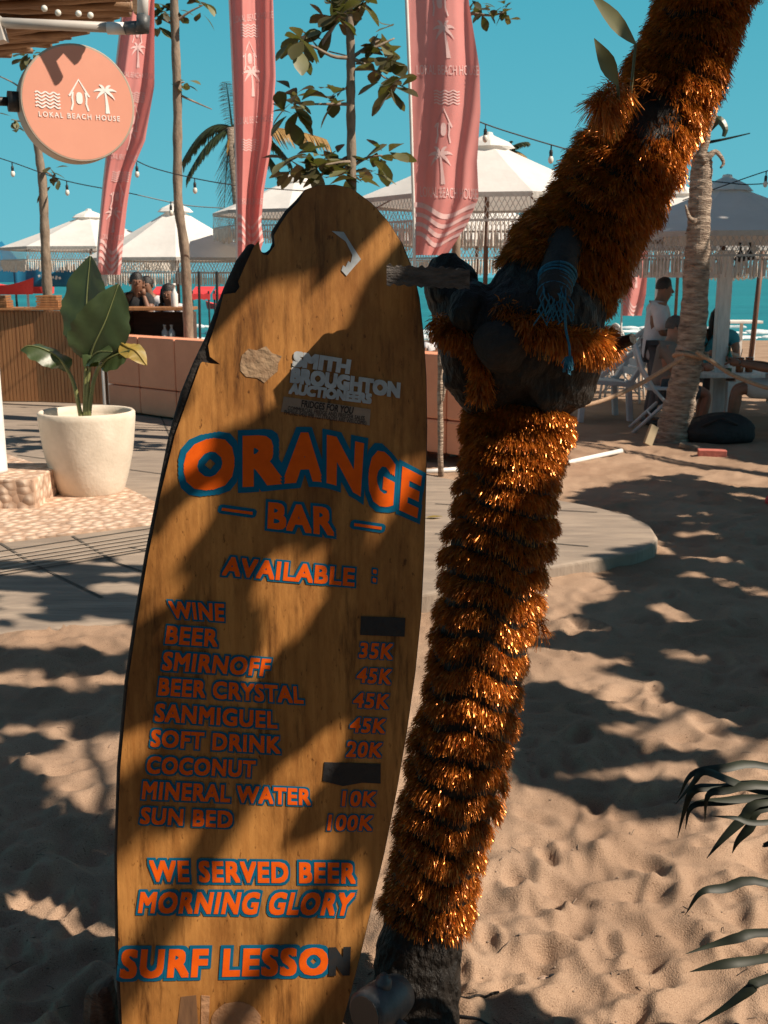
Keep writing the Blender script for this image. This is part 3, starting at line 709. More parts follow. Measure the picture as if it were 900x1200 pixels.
for k in range(7):
    o = c0+ax*(-.026+.0085*k); rr = .035-.001*k+random.uniform(-.001,.001); tl = random.uniform(-.15,.15)
    b.tube([o+(e1*math.cos(q)+e2*math.sin(q))*rr+ax*math.sin(q)*rr*tl for q in np.linspace(0, 6.28, 25)], .0030, 6)
b.build('coil', m_bluerope, rp, smooth=True)
b = MB()
for k in range(26):
    s = c0+Vector((random.uniform(-.03,.02), -.044, random.uniform(-.03,.0))); b.tube([s, s+Vector((random.uniform(-.014,.014),-.012,-.016)), s+Vector((random.uniform(-.025,.025),-.012,-.045))], .0014, 4)
b.build('frayed_knot', m_bluerope, rp)
b = MB(); b.tube(spx([(660,345,2.050),(662,362,2.020),(663,385,2.015),(667,405,2.010),(668,424,2.010)], 16), .0024, 6)
for k in range(40):
    s = P(667+random.uniform(-4,4), 420+random.uniform(-4,5), 2.01); b.tube([s, s+Vector((random.uniform(-.008,.008), random.uniform(-.008,.008), -random.uniform(.008,.026)))], .0016, 4)
b.build('hanging_end', m_bluerope, rp)
fl = thing('floodlight', 'round grey metal spotlight can at the foot of the tinselled tree', 'spotlight', G(440,1262))
c0 = P(448,1176,1.815); ax = Vector((-.60,-.78,.16)).normalized()
b = MB(); b.lathe([(0,.055),(.036,.055),(.0425,.049),(.0425,.040),(.044,.038),(.044,-.03),(.038,-.055),(.0,-.058)], c0, 40, ax); b.build('housing', m_grey, fl, smooth=True)
b = MB(); b.lathe([(0,.0575),(.034,.0575),(.0345,.0552),(0,.0552)], c0, 36, ax); b.build('lens', M('dark_lens', (.035,.037,.04), .35), fl)
b = MB(); u = Vector((.05,-.1,1)).normalized(); b.lathe([(.0,.068),(.008,.068),(.009,.06),(.015,.058),(.016,.05),(.017,.038)], c0, 20, u); b.build('gland', m_grey, fl, smooth=True)
b = MB(); pts = [c0+Vector((.02,-.02,-.02)), c0+Vector((.045,-.03,-.035)), c0+Vector((.06,-.03,-.075)), c0+Vector((.058,-.03,-.16))]
sp = spline([list(p) for p in pts], 60); b.tube([Vector(p) for p in sp], [.0085+.0018*(k % 2) for k in range(60)], 14); b.build('conduit', m_grey, fl, smooth=True)
# stump
b = MB(); c = P(116,1188,1.98); prof = []
V = []; n = 30
for i in range(9):
    z = -.12+.19*i/8
    for k in range(n):
        a = 2*math.pi*k/n; r = .035*(1-.25*max(0, i/8-.75)*4)+.0035*math.sin(a*9+i)+.002*random.uniform(-1,1)
        V.append(c+Vector((r*math.cos(a)*1.0+.006*i/8, r*math.sin(a), z+.012*math.cos(a))))
F = [(i*n+k, i*n+(k+1) % n, (i+1)*n+(k+1) % n, (i+1)*n+k) for i in range(8) for k in range(n)]+[tuple(range(8*n, 9*n))]
b.add(V, F); tag(b.build('stump', m_stone, loc=(c.x, c.y, 0), smooth=True), 'small ridged wood stump in the sand left of the surfboard foot', 'stump')

# ------------------------------------------------------------------ foreground palm leaves at the right edge
fp = thing('palm_plant', 'dark fan palm reaching in from the right edge above the sand', 'palm', G(1120,1240))
def ribbon(mb, pts, w, up, fold=.35):
    n = len(pts); V = []
    for i in range(n):
        t_ = (pts[min(i+1, n-1)]-pts[max(i-1, 0)]).normalized(); s = t_.cross(Vector(up)).normalized(); nn = s.cross(t_)
        V += [pts[i]-s*w[i]-nn*fold*w[i], pts[i], pts[i]+s*w[i]-nn*fold*w[i]]
    F = []
    for i in range(n-1): a = i*3; F += [(a,a+1,a+4,a+3),(a+1,a+2,a+5,a+4)]
    mb.add(V, F)
LV = [[(1040,900,1.75),(900,897,1.72),(850,899,1.7),(812,906,1.68),(795,935,1.68)],
      [(1040,935,1.72),(900,927,1.69),(860,915,1.68),(826,903,1.67),(812,918,1.67),(792,942,1.67)],
      [(1040,955,1.76),(900,918,1.74),(850,922,1.72),(815,924,1.7),(803,948,1.7),(794,982,1.7)],
      [(1040,950,1.7),(900,920,1.68),(850,925,1.67),(830,932,1.66),(826,964,1.66)],
      [(1040,960,1.74),(900,934,1.72),(850,938,1.71),(812,944,1.7),(803,972,1.7)],
      [(1040,965,1.7),(900,938,1.68),(870,960,1.67),(845,985,1.66),(828,1006,1.66)],
      [(1040,985,1.7),(900,945,1.68),(880,968,1.67),(865,985,1.67),(858,1000,1.67)],
      [(1040,980,1.66),(900,963,1.64),(862,958,1.63),(832,956,1.63)],
      [(1040,1000,1.70),(910,985,1.69),(893,992,1.69)],
      [(1060,1048,1.62),(900,1034,1.6),(850,1040,1.59),(822,1045,1.58),(803,1072,1.58)],
      [(1060,1090,1.6),(900,1092,1.57),(866,1098,1.56),(838,1106,1.56),(803,1118,1.55)],
      [(1060,1115,1.58),(900,1122,1.56),(855,1128,1.55),(830,1133,1.55),(808,1139,1.55)],
      [(1060,1090,1.55),(900,1146,1.53),(880,1158,1.52),(850,1180,1.52),(815,1202,1.52)]]
fronds = [bpy.data.objects.new('leaf', None) for _ in range(2)]
for k, row in enumerate(LV):
    hub = (1040,940,1.72) if k < 9 else (1060,1095,1.58)
    b = MB(); n = 18; pts = spx([hub]+row[1:], n); wmax = .0085 if k not in (7,8) else .0055
    w = [wmax*(.9 if i < n*.3 else 1.0)*max(.05, 1-((i/(n-1))-.55)/.45*.95 if i/(n-1) > .55 else 1) for i in range(n)]
    ribbon(b, pts, w, (.1,-.5,.85)); b.build('leaflet', m_frondfg, fp, smooth=True)
for o in fronds: bpy.data.objects.remove(o)
b = MB()
hubs = [P(1040,940,1.72), P(1060,1095,1.58)]
for h in hubs: b.tube([Vector(q) for q in spline([list(h), list((h+G(1120,1240))/2+Vector((0,0,.18))), list(G(1120,1240))], 14)], [.012]*14, 8)
b.build('stalk', m_palm, fp, smooth=True)

# ------------------------------------------------------------------ left side: pot, plant, column, counter, sofas
pc = G(107, 577, ZP); pm = px_m(pc.y)
pot = MB(); prof = [(0,.0),(36,0),(38,3),(44,22),(50,48),(53,72),(54.5,88),(54.5,94),(52.5,96),(49.5,95),(48.5,88),(47,80),(0,78)]
pot.lathe([(r*pm, z*pm*1.0) for r, z in prof], pc, 48)
tag(pot.build('plant_pot', m_pot, loc=pc, smooth=True), 'big round cream stone pot holding the banana-leaved plant', 'plant pot')
pl = thing('banana_plant', 'banana-leaved plant with two upright dark leaves and a yellow tip, in the stone pot', 'plant', pc+Vector((0,0,78*pm)))
Yp = pc.y
b = MB()
for pts in ([(99,500,Yp),(100,450,Yp),(101,420,Yp)], [(101,500,Yp),(103,450,Yp),(106,425,Yp)], [(97,500,Yp),(88,455,Yp),(80,435,Yp),(70,420,Yp-.03)], [(103,500,Yp),(108,455,Yp),(116,430,Yp),(124,425,Yp-.05)]):
    q = spx(pts, 12); b.tube(q, list(np.linspace(.017,.010,12)), 8)
b.build('stalks', M('leaf_stalk', (.20,.20,.07), .5, (.11,.13,.045), 10), pl, smooth=True)
def big_leaf(mid, w_px, prof, normal, fold, mat, name='leaf', rag=.0, wav=.05):
    n = 22; q = spx(mid, n+1); b = MB(); wm = px_m(Yp); V = []; m = 5
    pf = np.interp(np.linspace(0, 1, n+1), np.linspace(0, 1, len(prof)), prof)
    for i in range(n+1):
        t_ = (q[min(i+1, n)]-q[max(i-1, 0)]).normalized(); s = t_.cross(Vector(normal)).normalized(); nn = s.cross(t_)
        for k in range(-m, m+1):
            f = k/m; ww = w_px/2*wm*pf[i]*(1-(random.uniform(0, rag) if abs(k) == m else 0))
            V.append(q[i]+s*f*ww+nn*(fold*abs(f)*ww-.25*fold*f*f*ww+wav*ww*abs(f)*math.sin(i*1.1+k)))
    W = 2*m+1
    F = [(i*W+k, i*W+k+1, (i+1)*W+k+1, (i+1)*W+k) for i in range(n) for k in range(2*m)]
    b.add(V, F); o = b.build(name, mat, pl, smooth=True)
    r = MB(); r.tube([p-Vector((0,.004,0)) for p in q], list(np.linspace(.009,.002,n+1)), 6); r.build('midrib', m_leafyel if mat is m_leafyel else M('midrib', (.17,.19,.07), .5), o, smooth=True)
PR = [.05,.55,.85,.97,1.0,.95,.8,.55,.05]
big_leaf([(101,422,Yp),(101,385,Yp+.02),(102,345,Yp+.05),(106,300,Yp+.08)], 60, PR, (-.25,-1,.1), .25, m_leafdark, rag=.10)
big_leaf([(104,425,Yp-.02),(110,405,Yp-.05),(124,375,Yp-.06),(139,333,Yp-.04)], 66, PR, (.3,-1,.2), .20, m_leafdark, rag=.12)
big_leaf([(80,436,Yp),(70,420,Yp-.03),(52,409,Yp-.05),(34,405,Yp-.06),(24,410,Yp-.06)], 40, PR, (-.3,-.35,.85), -.5, m_leafdark)
big_leaf([(118,430,Yp-.05),(126,421,Yp-.09),(140,414,Yp-.1),(152,410,Yp-.1)], 36, PR, (.1,-.5,.8), -.4, m_leafdark)
big_leaf([(110,425,Yp-.05),(108,418,Yp-.09),(116,412,Yp-.16),(132,412,Yp-.2)], 34, PR, (.1,-.6,.7), -.3, m_leafdark)
big_leaf([(142,402,Yp-.04),(150,407,Yp-.08),(160,412,Yp-.1),(172,428,Yp-.1)], 26, PR, (.2,-.6,.7), -.3, m_leafyel)
# white column on a pebble faced plinth
cc = G(-10, 553, ZP+.2)
colu = thing('white_column', 'slim white column standing on a pebble-faced block at the left edge', 'column', (cc.x, cc.y, ZP))
b = MB(); r = 18*px_m(cc.y); b.lathe([(r*1.05,0),(r*1.0,.02),(r*.98,1.0),(r*.95,2.6)], (cc.x, cc.y, ZP+.2), 40, cap=True); b.build('shaft', m_white, colu, smooth=True)
a = G(42, 598, ZP); b = MB(); b.box((a.x-.5, a.y+.32, ZP+.10), (1.0, .64, .20), None, 0, .012); b.build('plinth', m_pebble, colu)
# slatted wooden counter
def slat_box(mb, a, c, z0, z1, thick_, slat=.045, mi=0):
    a = Vector(a); c = Vector(c); d = c-a; L = d.length; t_ = d.normalized(); n = int(L/slat); q = Matrix.Rotation(math.atan2(t_.y, t_.x), 3, 'Z')
    mb.box((a+c)/2+Vector((0,0,(z0+z1)/2))+q @ Vector((0,thick_/2,0)), (L, thick_, z1-z0), q, mi)
    for i in range(n):
        p = a+t_*((i+.5)*L/n); mb.box(p+Vector((0,0,(z0+z1)/2))+q @ Vector((0,-.004,0)), (L/n*.84, .012, (z1-z0)*.985), q, mi)
w0, w1, w2 = G(-60, 470, ZP), G(46, 471, ZP), G(126, 474, ZP)
w0.z = w1.z = w2.z = 0
topz = P(46, 361, w1.y).z
ctr = thing('slatted_counter', 'wooden slatted counter with brown vertical boards behind the potted plant', 'counter', (w1.x, w1.y, ZP))
b = MB(); slat_box(b, w0, w1, ZP, topz-.03, .05); slat_box(b, w1, w2, ZP, topz-.03, .05); b.build('slatted_front', m_wood, ctr)
b = MB(); b.box(((w0.x+w2.x)/2, w1.y+.22, topz-.012), (w2.x-w0.x+.04, .56, .028), None, 0, .004); b.build('counter_top', m_wood, ctr)
b = MB(); b.bar(w2+Vector((.05,.0,ZP)), w2+Vector((.05,0,topz)), .045); b.build('end_post', m_pvc, ctr)
bp = G(38, 470, ZP)
st = thing('black_parasol_stand', 'thin black pole with a thick lower sleeve before the slatted counter', 'pole', bp)
b = MB(); b.tube([bp, P(31,388,bp.y-.01)], .022, 12); b.build('sleeve', m_black, st, smooth=True)
b = MB(); b.tube([P(31,388,bp.y), P(29,360,bp.y)], .008, 10); b.lathe([(.09,0),(.09,.01),(.03,.02)], bp, 20); b.build('pole', m_black, st, smooth=True)
for x0, x1, y0, lbl in ((-14,12,361,'stacked wooden boards at the left end of the slatted counter'), (46,72,361,'stacked wooden boards on the slatted counter beside the thin tree')):
    b = MB(); z = topz+.004
    for k in range(5):
        a = P(x0+(k % 2), y0, w1.y+.15); c = P(x1-(2 if k > 2 else 0), y0, w1.y+.15); b.box(((a.x+c.x)/2, a.y, z+.013+k*.029), (c.x-a.x, .24, .025), None, 0, .003)
    tag(b.build('board_stack', m_wood, loc=(a.x, a.y, topz)), lbl, 'boards')
# coral sofas seen from behind
def sofa(x0, y0, x1, y1, zt, label, seams):
    a, c = G(x0, y0, ZP), G(x1, y1, ZP); d = (c-a); L = d.length; t_ = d.normalized(); q = Matrix.Rotation(math.atan2(t_.y, t_.x), 3, 'Z')
    o = thing('sofa', label, 'sofa', a, 'coral sofas in a row along the path')
    h = zt-ZP; split = h*.36; edges = [0]+seams+[1]
    for i in range(len(edges)-1):
        xa, xb = edges[i]*L, edges[i+1]*L
        for z0, z1 in ((.02, split), (split, h)):
            b = MB(); b.box(a+q @ Vector(((xa+xb)/2, .12, (z0+z1)/2)), (xb-xa-.006, .24, z1-z0-.006), q, 0, .022); b.build('back_panel', m_pink, o, smooth=False)
    b = MB(); b.box(a+q @ Vector((L/2, .60, .22)), (L-.02, .70, .36), q, 0, .04); b.build('seat', m_pink, o)
    for k in (0, 1):
        b = MB(); b.box(a+q @ Vector((.11 if k == 0 else L-.11, .60, .33)), (.2, .7, .6), q, 0, .03); b.build('armrest', m_pink, o)
    return o
zt = P(200, 398, G(205,496,ZP).y).z
sofa(128, 482, 262, 501, zt, 'coral upholstered sofa seen from behind, next to the big potted plant', [.30,.62])
sofa(268, 502, 420, 522, zt, 'coral sofa seen from behind, hidden by the surfboard between the other two', [.33,.66])
sofa(428, 523, 566, 541, zt, 'coral sofa seen from behind, in the gap between surfboard and tinselled tree', [.36,.70])
# bar counter behind the sofas, with bottles and people
by = 14.0
bz = P(180, 362, by).z
bar = thing('bar_counter', 'dark brown bar counter with open shelf behind the coral sofa', 'bar counter', (P(180,360,by).x, by, 0))
a, c = P(143, 362, by), P(224, 362, by)
b = MB(); b.box(((a.x+c.x)/2, by+.2, bz), (c.x-a.x, .6, .04), None, 0, .006); b.build('counter_top', m_wood, bar)
b = MB(); b.box(((a.x+c.x)/2, by+.42, bz/2-.02), (c.x-a.x-.05, .04, bz-.06)); b.box(((a.x+c.x)/2, by+.15, bz-.42), (c.x-a.x-.05, .46, .03)); b.build('back_panel', m_darkwood, bar)
for x in (a.x+.03, c.x-.03):
    b = MB(); b.box((x, by+.18, bz/2-.02), (.04, .5, bz-.05)); b.build('side_panel', m_darkwood, bar)
for i, (px, lbl, h, m) in enumerate(((205,'white spray bottle on the dark bar counter', .30, m_white), (192,'small clear bottle on the bar shelf, left one of its pair', .20, m_glass), (200,'small clear bottle on the bar shelf, nearer the thin tree', .20, m_glass))):
    p = P(px, 362, by+.05); p.z = bz+.022 if i == 0 else bz-.402
    b = MB(); b.lathe([(0,0),(.042,0),(.044,.01),(.044,h*.55),(.018,h*.72),(.016,h*.9),(.022,h*.9),(.022,h),(0,h)], p, 16); tag(b.build('bottle', m, loc=p, smooth=True), lbl, 'bottle')

# ------------------------------------------------------------------ people (skin grown over a skeleton)
def grow(name, chains, mat, parent, M4, levels=2, extra=None):
    """chains: list of vertex tuples lists (x,y,z,r) sharing points by equal coordinates"""
    idx = {}; V = []; Rr = []; E_ = []
    for ch in chains:
        prev = None
        for p in ch:
            k = tuple(round(v, 4) for v in p[:3])
            if k not in idx: idx[k] = len(V); V.append(k); Rr.append(p[3])
            if prev is not None and prev != idx[k]: E_.append((prev, idx[k]))
            prev = idx[k]
    me = bpy.data.meshes.new('sk'); me.from_pydata(V, E_, []); o = bpy.data.objects.new('sk', me); COL.objects.link(o)
    md = o.modifiers.new('skin', 'SKIN'); md.use_smooth_shade = True
    for i, r in enumerate(Rr):
        me.skin_vertices[0].data[i].radius = (r, r) if not isinstance(r, tuple) else r
        me.skin_vertices[0].data[i].use_root = (i == 0)
    sb = o.modifiers.new('sub', 'SUBSURF'); sb.levels = levels; sb.render_levels = levels
    bpy.context.view_layer.update()
    ev = bpy.data.meshes.new_from_object(o.evaluated_get(bpy.context.evaluated_depsgraph_get()))
    V2 = [M4 @ v.co for v in ev.vertices]; F2 = [tuple(p.vertices) for p in ev.polygons]
    bpy.data.objects.remove(o); bpy.data.meshes.remove(me); bpy.data.meshes.remove(ev)
    b = MB(); b.add(V2, F2)
    if extra:
        for f in extra: f(b, M4)
    return b.build(name, mat, parent, smooth=True)
def hand(b, M4, wrist, d, side, curl=.5, L=.17):
    d = Vector(d).normalized(); s = Vector(side).normalized(); n = d.cross(s).normalized(); w = Vector(wrist)
    pm_ = [w, w+d*L*.22, w+d*L*.5]
    b.tube([M4 @ p for p in pm_], [.026,.036,.034], 10)
    for k, (o, l) in enumerate(((-.028,.40),(-.010,.47),(.010,.44),(.027,.34))):
        p0 = w+d*L*.42+s*o; p1 = p0+d*L*l*.5-n*curl*.01; p2 = p1+(d*(1-curl)-n*curl).normalized()*L*l*.5
        b.tube([M4 @ p0, M4 @ p1, M4 @ p2], [.0095,.009,.006], 6)
    p0 = w+d*L*.12-s*.026; p1 = p0+(d*.6-s*.7).normalized()*L*.25; p2 = p1+(d*.9-s*.2).normalized()*L*.18
    b.tube([M4 @ p0, M4 @ p1, M4 @ p2], [.012,.011,.007], 6)
def person(label, loc, rz, J, skin, hair, tops, legs_mat, scale=1.0, long_hair=False, shoes=None, glasses=False, short_legs=False, cap_hair=1.0, group=None):
    o = thing('person', label, 'person', loc, group)
    M4 = Matrix.Translation(Vector(loc)) @ Matrix.Rotation(rz, 4, 'Z') @ Matrix.Scale(scale, 4)
    pel, che, nec, hd = (Vector(J[k]) for k in ('pelvis','chest','neck','head'))
    wai = (pel+che)/2; fx = Vector(J.get('face', (1,0,0))).normalized(); sd = Vector((-fx.y, fx.x, 0))
    T = lambda v, r: (v[0], v[1], v[2], r)
    hb = hd-Vector((0,0,.075))+fx*.01; ht = hd+Vector((0,0,.06)); nose = hd+fx*.100-Vector((0,0,.012)); chin = hd+fx*.065-Vector((0,0,.085))
    body = [[T(pel,.13), T(wai,.125), T(che,.145), T(nec,.056), T(hb,.070), T(hd,.090), T(ht,.078)], [T(hb,.070), T(chin,.036)]]
    extra = []
    for s in ('L', 'R'):
        sh, el, wr = J['sh'+s], J['el'+s], J['wr'+s]; hi, kn, an, to = J['hi'+s], J['kn'+s], J['an'+s], J['to'+s]
        mid = tuple((Vector(el)*.6+Vector(wr)*.4))
        body += [[T(che,.145), T(sh,.066), T(el,.043), T(mid,.042), T(wr,.027)], [T(pel,.13), T(hi,.092), T(kn,.058), T(tuple(Vector(kn)*.65+Vector(an)*.35),.058), T(an,.036), T(to,.03)]]
        dv = J.get('hd'+s) or tuple(Vector(wr)-Vector(el))
        extra.append(lambda b, m, wr=wr, dv=dv, s=s: hand(b, m, wr, dv, (0, 1 if s == 'L' else -1, .2), .55))
    def face(b, m):
        b.tube([m @ (hd+fx*.078+Vector((0,0,.022))), m @ (hd+fx*.102-Vector((0,0,.012))), m @ (hd+fx*.085-Vector((0,0,.02)))], [.008,.014,.010], 8)
        b.tube([m @ (hd+fx*.082-sd*.022-Vector((0,0,.048))), m @ (hd+fx*.089-Vector((0,0,.046))), m @ (hd+fx*.082+sd*.022-Vector((0,0,.048)))], [.004,.007,.004], 6)
        for k in (-1, 1):
            q = hd+sd*k*.088-fx*.01-Vector((0,0,.012)); b.ball(m @ q, (.018*scale,.010*scale,.030*scale), 8, 6)
            b.ball(m @ (hd+sd*k*.032+fx*.080+Vector((0,0,.016))), .011*scale, 8, 6)
    extra.append(face)
    grow('body', body, skin, o, M4, 2, extra)
    # hair: an uneven cap over the skull
    b = MB(); n = 22; mring = 9; V = []
    for i in range(mring+1):
        th = math.pi*.60*i/mring
        for k in range(n):
            a = 2*math.pi*k/n; d = Vector((math.sin(th)*math.cos(a), math.sin(th)*math.sin(a), math.cos(th)))
            fr = d.dot(fx); lift = 1.0
            cut = .05 if fr > .45 else 0
            r = Vector((.101,.097,.108))*(1+.05*cap_hair*mnoise.noise(d*4)+.02*(cap_hair-1))
            p = Vector((d.x*r.x, d.y*r.y, d.z*r.z))+Vector((0,0,.022))-fx*.010
            k_ = min(1, max(0, (fr-.15)/.4))*min(1, max(0, (.80-d.z)/.35)); p = p*(1-.16*k_)
            V.append(M4 @ (hd+p))
    b.add(V, [(i*n+k, (i+1)*n+k, (i+1)*n+(k+1) % n, i*n+(k+1) % n) for i in range(mring) for k in range(n)])
    if long_hair:
        for k in range(46):
            a = math.pi*(.45+1.1*random.random()); dx = fx*math.cos(a)+sd*math.sin(a)*(1 if random.random() < .5 else -1)
            p0 = hd+dx*.085+Vector((0,0,.05)); p1 = hd+dx*.108-Vector((0,0,.06)); p2 = hd+dx*.11-Vector((0,0,random.uniform(.18,.30)))
            b.tube([M4 @ p0, M4 @ p1, M4 @ p2], [.022*scale,.022*scale,.010*scale], 6)
    b.build('hair', hair, o, smooth=True)
    if glasses:
        b = MB(); ln = [hd+sd*k*.092+fx*f+Vector((0,0,.016)) for k, f in ((-1,-.01),(-.85,.06),(-.45,.098),(0,.104),(.45,.098),(.85,.06),(1,-.01))]
        b.tube([M4 @ p for p in ln], [.006*scale,.012*scale,.022*scale,.010*scale,.022*scale,.012*scale,.006*scale], 8); b.build('sunglasses', m_black, o, smooth=True)
    # clothes
    tm, sl = tops; ch = [[T(pel+Vector((0,0,-.20 if che.z > 1 else -.03)),.178), T(wai,.162), T(che,.174), T(tuple(che*.45+nec*.55),.085)]]
    for s in ('L', 'R'):
        sh, el = Vector(J['sh'+s]), Vector(J['el'+s]); ch.append([T(che,.174), T((che+sh)/2+Vector((0,0,.015)),.135), T(sh,.104), T(tuple(sh*(1-sl)+el*sl),.082)])
    grow('shirt', ch, tm, o, M4, 2)
    ch = []
    for s in ('L', 'R'):
        hi, kn, an = Vector(J['hi'+s]), Vector(J['kn'+s]), Vector(J['an'+s])
        ch.append([T(pel,.142), T(hi,.108), T(tuple(hi*.12+kn*.88),.092)] if short_legs else [T(pel,.142), T(hi,.106), T(kn,.074), T(tuple(an*.92+kn*.08),.058)])
    grow('shorts' if short_legs else 'trousers', ch, legs_mat, o, M4, 2)
    for s in ('L', 'R'):
        an, to = Vector(J['an'+s]), Vector(J['to'+s]); d = (to-an); d.z = 0; d.normalize()
        b = MB(); base = an.copy(); base.z = to.z-.028
        q = Matrix.Rotation(math.atan2(d.y, d.x)+rz, 3, 'Z')
        b.ball(M4 @ (base+d*.06+Vector((0,0,.034))), (.145*scale, .052*scale, .040*scale), 14, 8, rot=q); b.build('shoe', shoes or m_black, o, smooth=True)
    return o
def sit(seat=.45, lean=0.0, arms='rest', face=(1,0,0), reach=.40, foot=.40):
    z = seat; J = dict(pelvis=(0,0,z+.10), chest=(.05+lean,0,z+.44), neck=(.09+lean*1.3,0,z+.60), head=(.13+lean*1.5,0,z+.74), face=face)
    for s, k in (('L',1), ('R',-1)):
        J['sh'+s] = (.05+lean,.19*k,z+.52); J['el'+s] = (.16+lean,.23*k,z+.27); J['wr'+s] = (reach,.12*k,z+.32)
        J['hi'+s] = (.06,.10*k,z+.08); J['kn'+s] = (.46,.12*k,z+.07); J['an'+s] = (foot,.12*k,.085); J['to'+s] = (foot+.14,.13*k,.03)
    return J
# waiter standing, facing the sea to the right
J = dict(pelvis=(0,0,.92), chest=(.01,0,1.25), neck=(.04,0,1.44), head=(.075,0,1.57), face=(1,-.1,-.35))
for s, k in (('L',1), ('R',-1)):
    J['sh'+s] = (.0,.19*k,1.36); J['el'+s] = (.02,.24*k,1.07); J['wr'+s] = (.24,.16*k,1.10)
    J['hi'+s] = (0,.09*k,.88); J['kn'+s] = (.03,.10*k,.48); J['an'+s] = (-.04,.11*k,.08); J['to'+s] = (.10,.12*k,.03)
g = G(763, 497); person('standing man with black hair in a loose white shirt and dark trousers, holding a plate', (g.x, g.y, sand1(g.x, g.y)), R(-4), J, m_skin, m_hair, (m_shirtw, .95), m_trouser, .915, shoes=m_grey)
pw = P(782, 391, g.y-.05); b = MB(); b.lathe([(0,0),(.07,0),(.11,.015),(.112,.018),(.07,.006),(0,.006)], pw, 24); tag(b.build('plate', m_white, loc=pw, smooth=True), 'white plate in the hands of the standing man', 'plate')
g2 = G(776, 503); person('seated man with cropped hair, sunglasses and taupe t-shirt, half behind the palm trunk', (g2.x-.02, g2.y, sand1(g2.x, g2.y)), R(-8), sit(.34, -.02), m_skin2, m_hairgrey, (m_tee, .7), m_trouser, .97, glasses=True, short_legs=True)
g3 = P(832, 420, 12.6); person('seated woman with long black hair behind the white gazebo post', (g3.x, 12.4, 0), R(-100), sit(.44, .03, face=(1,.2,-.2)), m_skin2, m_hair, (m_teal, .5), m_trouser, .94, long_hair=True)
g4 = G(892, 520); g4o = person('seated man in teal t-shirt and pale shorts at the right edge of the white table', (g4.x+.30, g4.y+.25, 0), R(165), sit(.42, -.03, reach=.46, foot=.50), m_skin, m_hairgrey, (m_teal, .7), m_short, 1.0, short_legs=True)
for px, py, Y, rz, tp_, hr, lbl, long_ in ((158,330,14.9,-70,m_blacktop,m_hair,'person in a black top leaning on the bar counter, hand at the face',False),
                                    (178,334,15.5,-100,m_shirtw,m_hair,'person in a pale grey-white shirt behind the bar, beside the one in black',False),
                                    (206,343,15.2,-110,m_shirtw,m_hair,'woman with long black hair behind the spray bottle, by the thin tree',True)):
    p = P(px, py, Y); JJ = sit(.62, .05, face=(1,.25,-.4) if long_ else (1,0,-.1))
    if 'hand at' in lbl: JJ['elL'] = (.30,.14,.92); JJ['wrL'] = (.24,.08,1.18); JJ['hdL'] = (-.1,-.1,1)
    person(lbl, (p.x, Y, p.z-1.36), R(rz), JJ, m_skin, hr, (tp_, .6), m_trouser, 1.0, long_hair=long_)

# ------------------------------------------------------------------ chairs, table, gazebo
def at(loc, rz): 
    Mx = Matrix.Translation(Vector(loc)) @ Matrix.Rotation(rz, 4, 'Z'); return lambda x, y, z: Mx @ Vector((x, y, z))
def wood_armchair(label, loc, rz):
    o = thing('wooden_armchair', label, 'chair', loc); T_ = at(loc, rz)
    for y in (-.27, .27):
        b = MB(); b.bar(T_(.30,y,0), T_(.26,y,.60), .075, .06, bev=.01); b.build('leg', m_bluewood, o)
        b = MB(); b.bar(T_(-.26,y,0), T_(-.22,y,.46), .075, .06, bev=.01); b.build('leg', m_bluewood, o)
        b = MB(); b.bar(T_(.36,y,.46), T_(-.34,y,.40), .07, .05, bev=.01); b.build('seat_rail', m_bluewood, o)
        b = MB(); b.bar(T_(.10,y,.50), T_(-.62,y,1.02), .06, .05, bev=.01); b.build('arm', m_bluewood, o)
        b = MB(); b.bar(T_(-.24,y,.42), T_(-.60,y,1.0), .07, .05, bev=.01); b.build('back_post', m_bluewood, o)
    for k in range(6):
        f = (k+.5)/6; b = MB(); b.box(T_(.33-.55*f,0,.47-.05*f), (.085,.56,.02), Matrix.Rotation(rz, 3, 'Z'), 0, .004); b.build('seat_slat', m_bluewood, o)
    for k in range(5):
        f = (k+.4)/5; b = MB(); b.bar(T_(-.30-.30*f,-.27,.50+.46*f), T_(-.30-.30*f,.27,.50+.46*f), .02, .075); b.build('back_slat', m_bluewood, o)
    return o
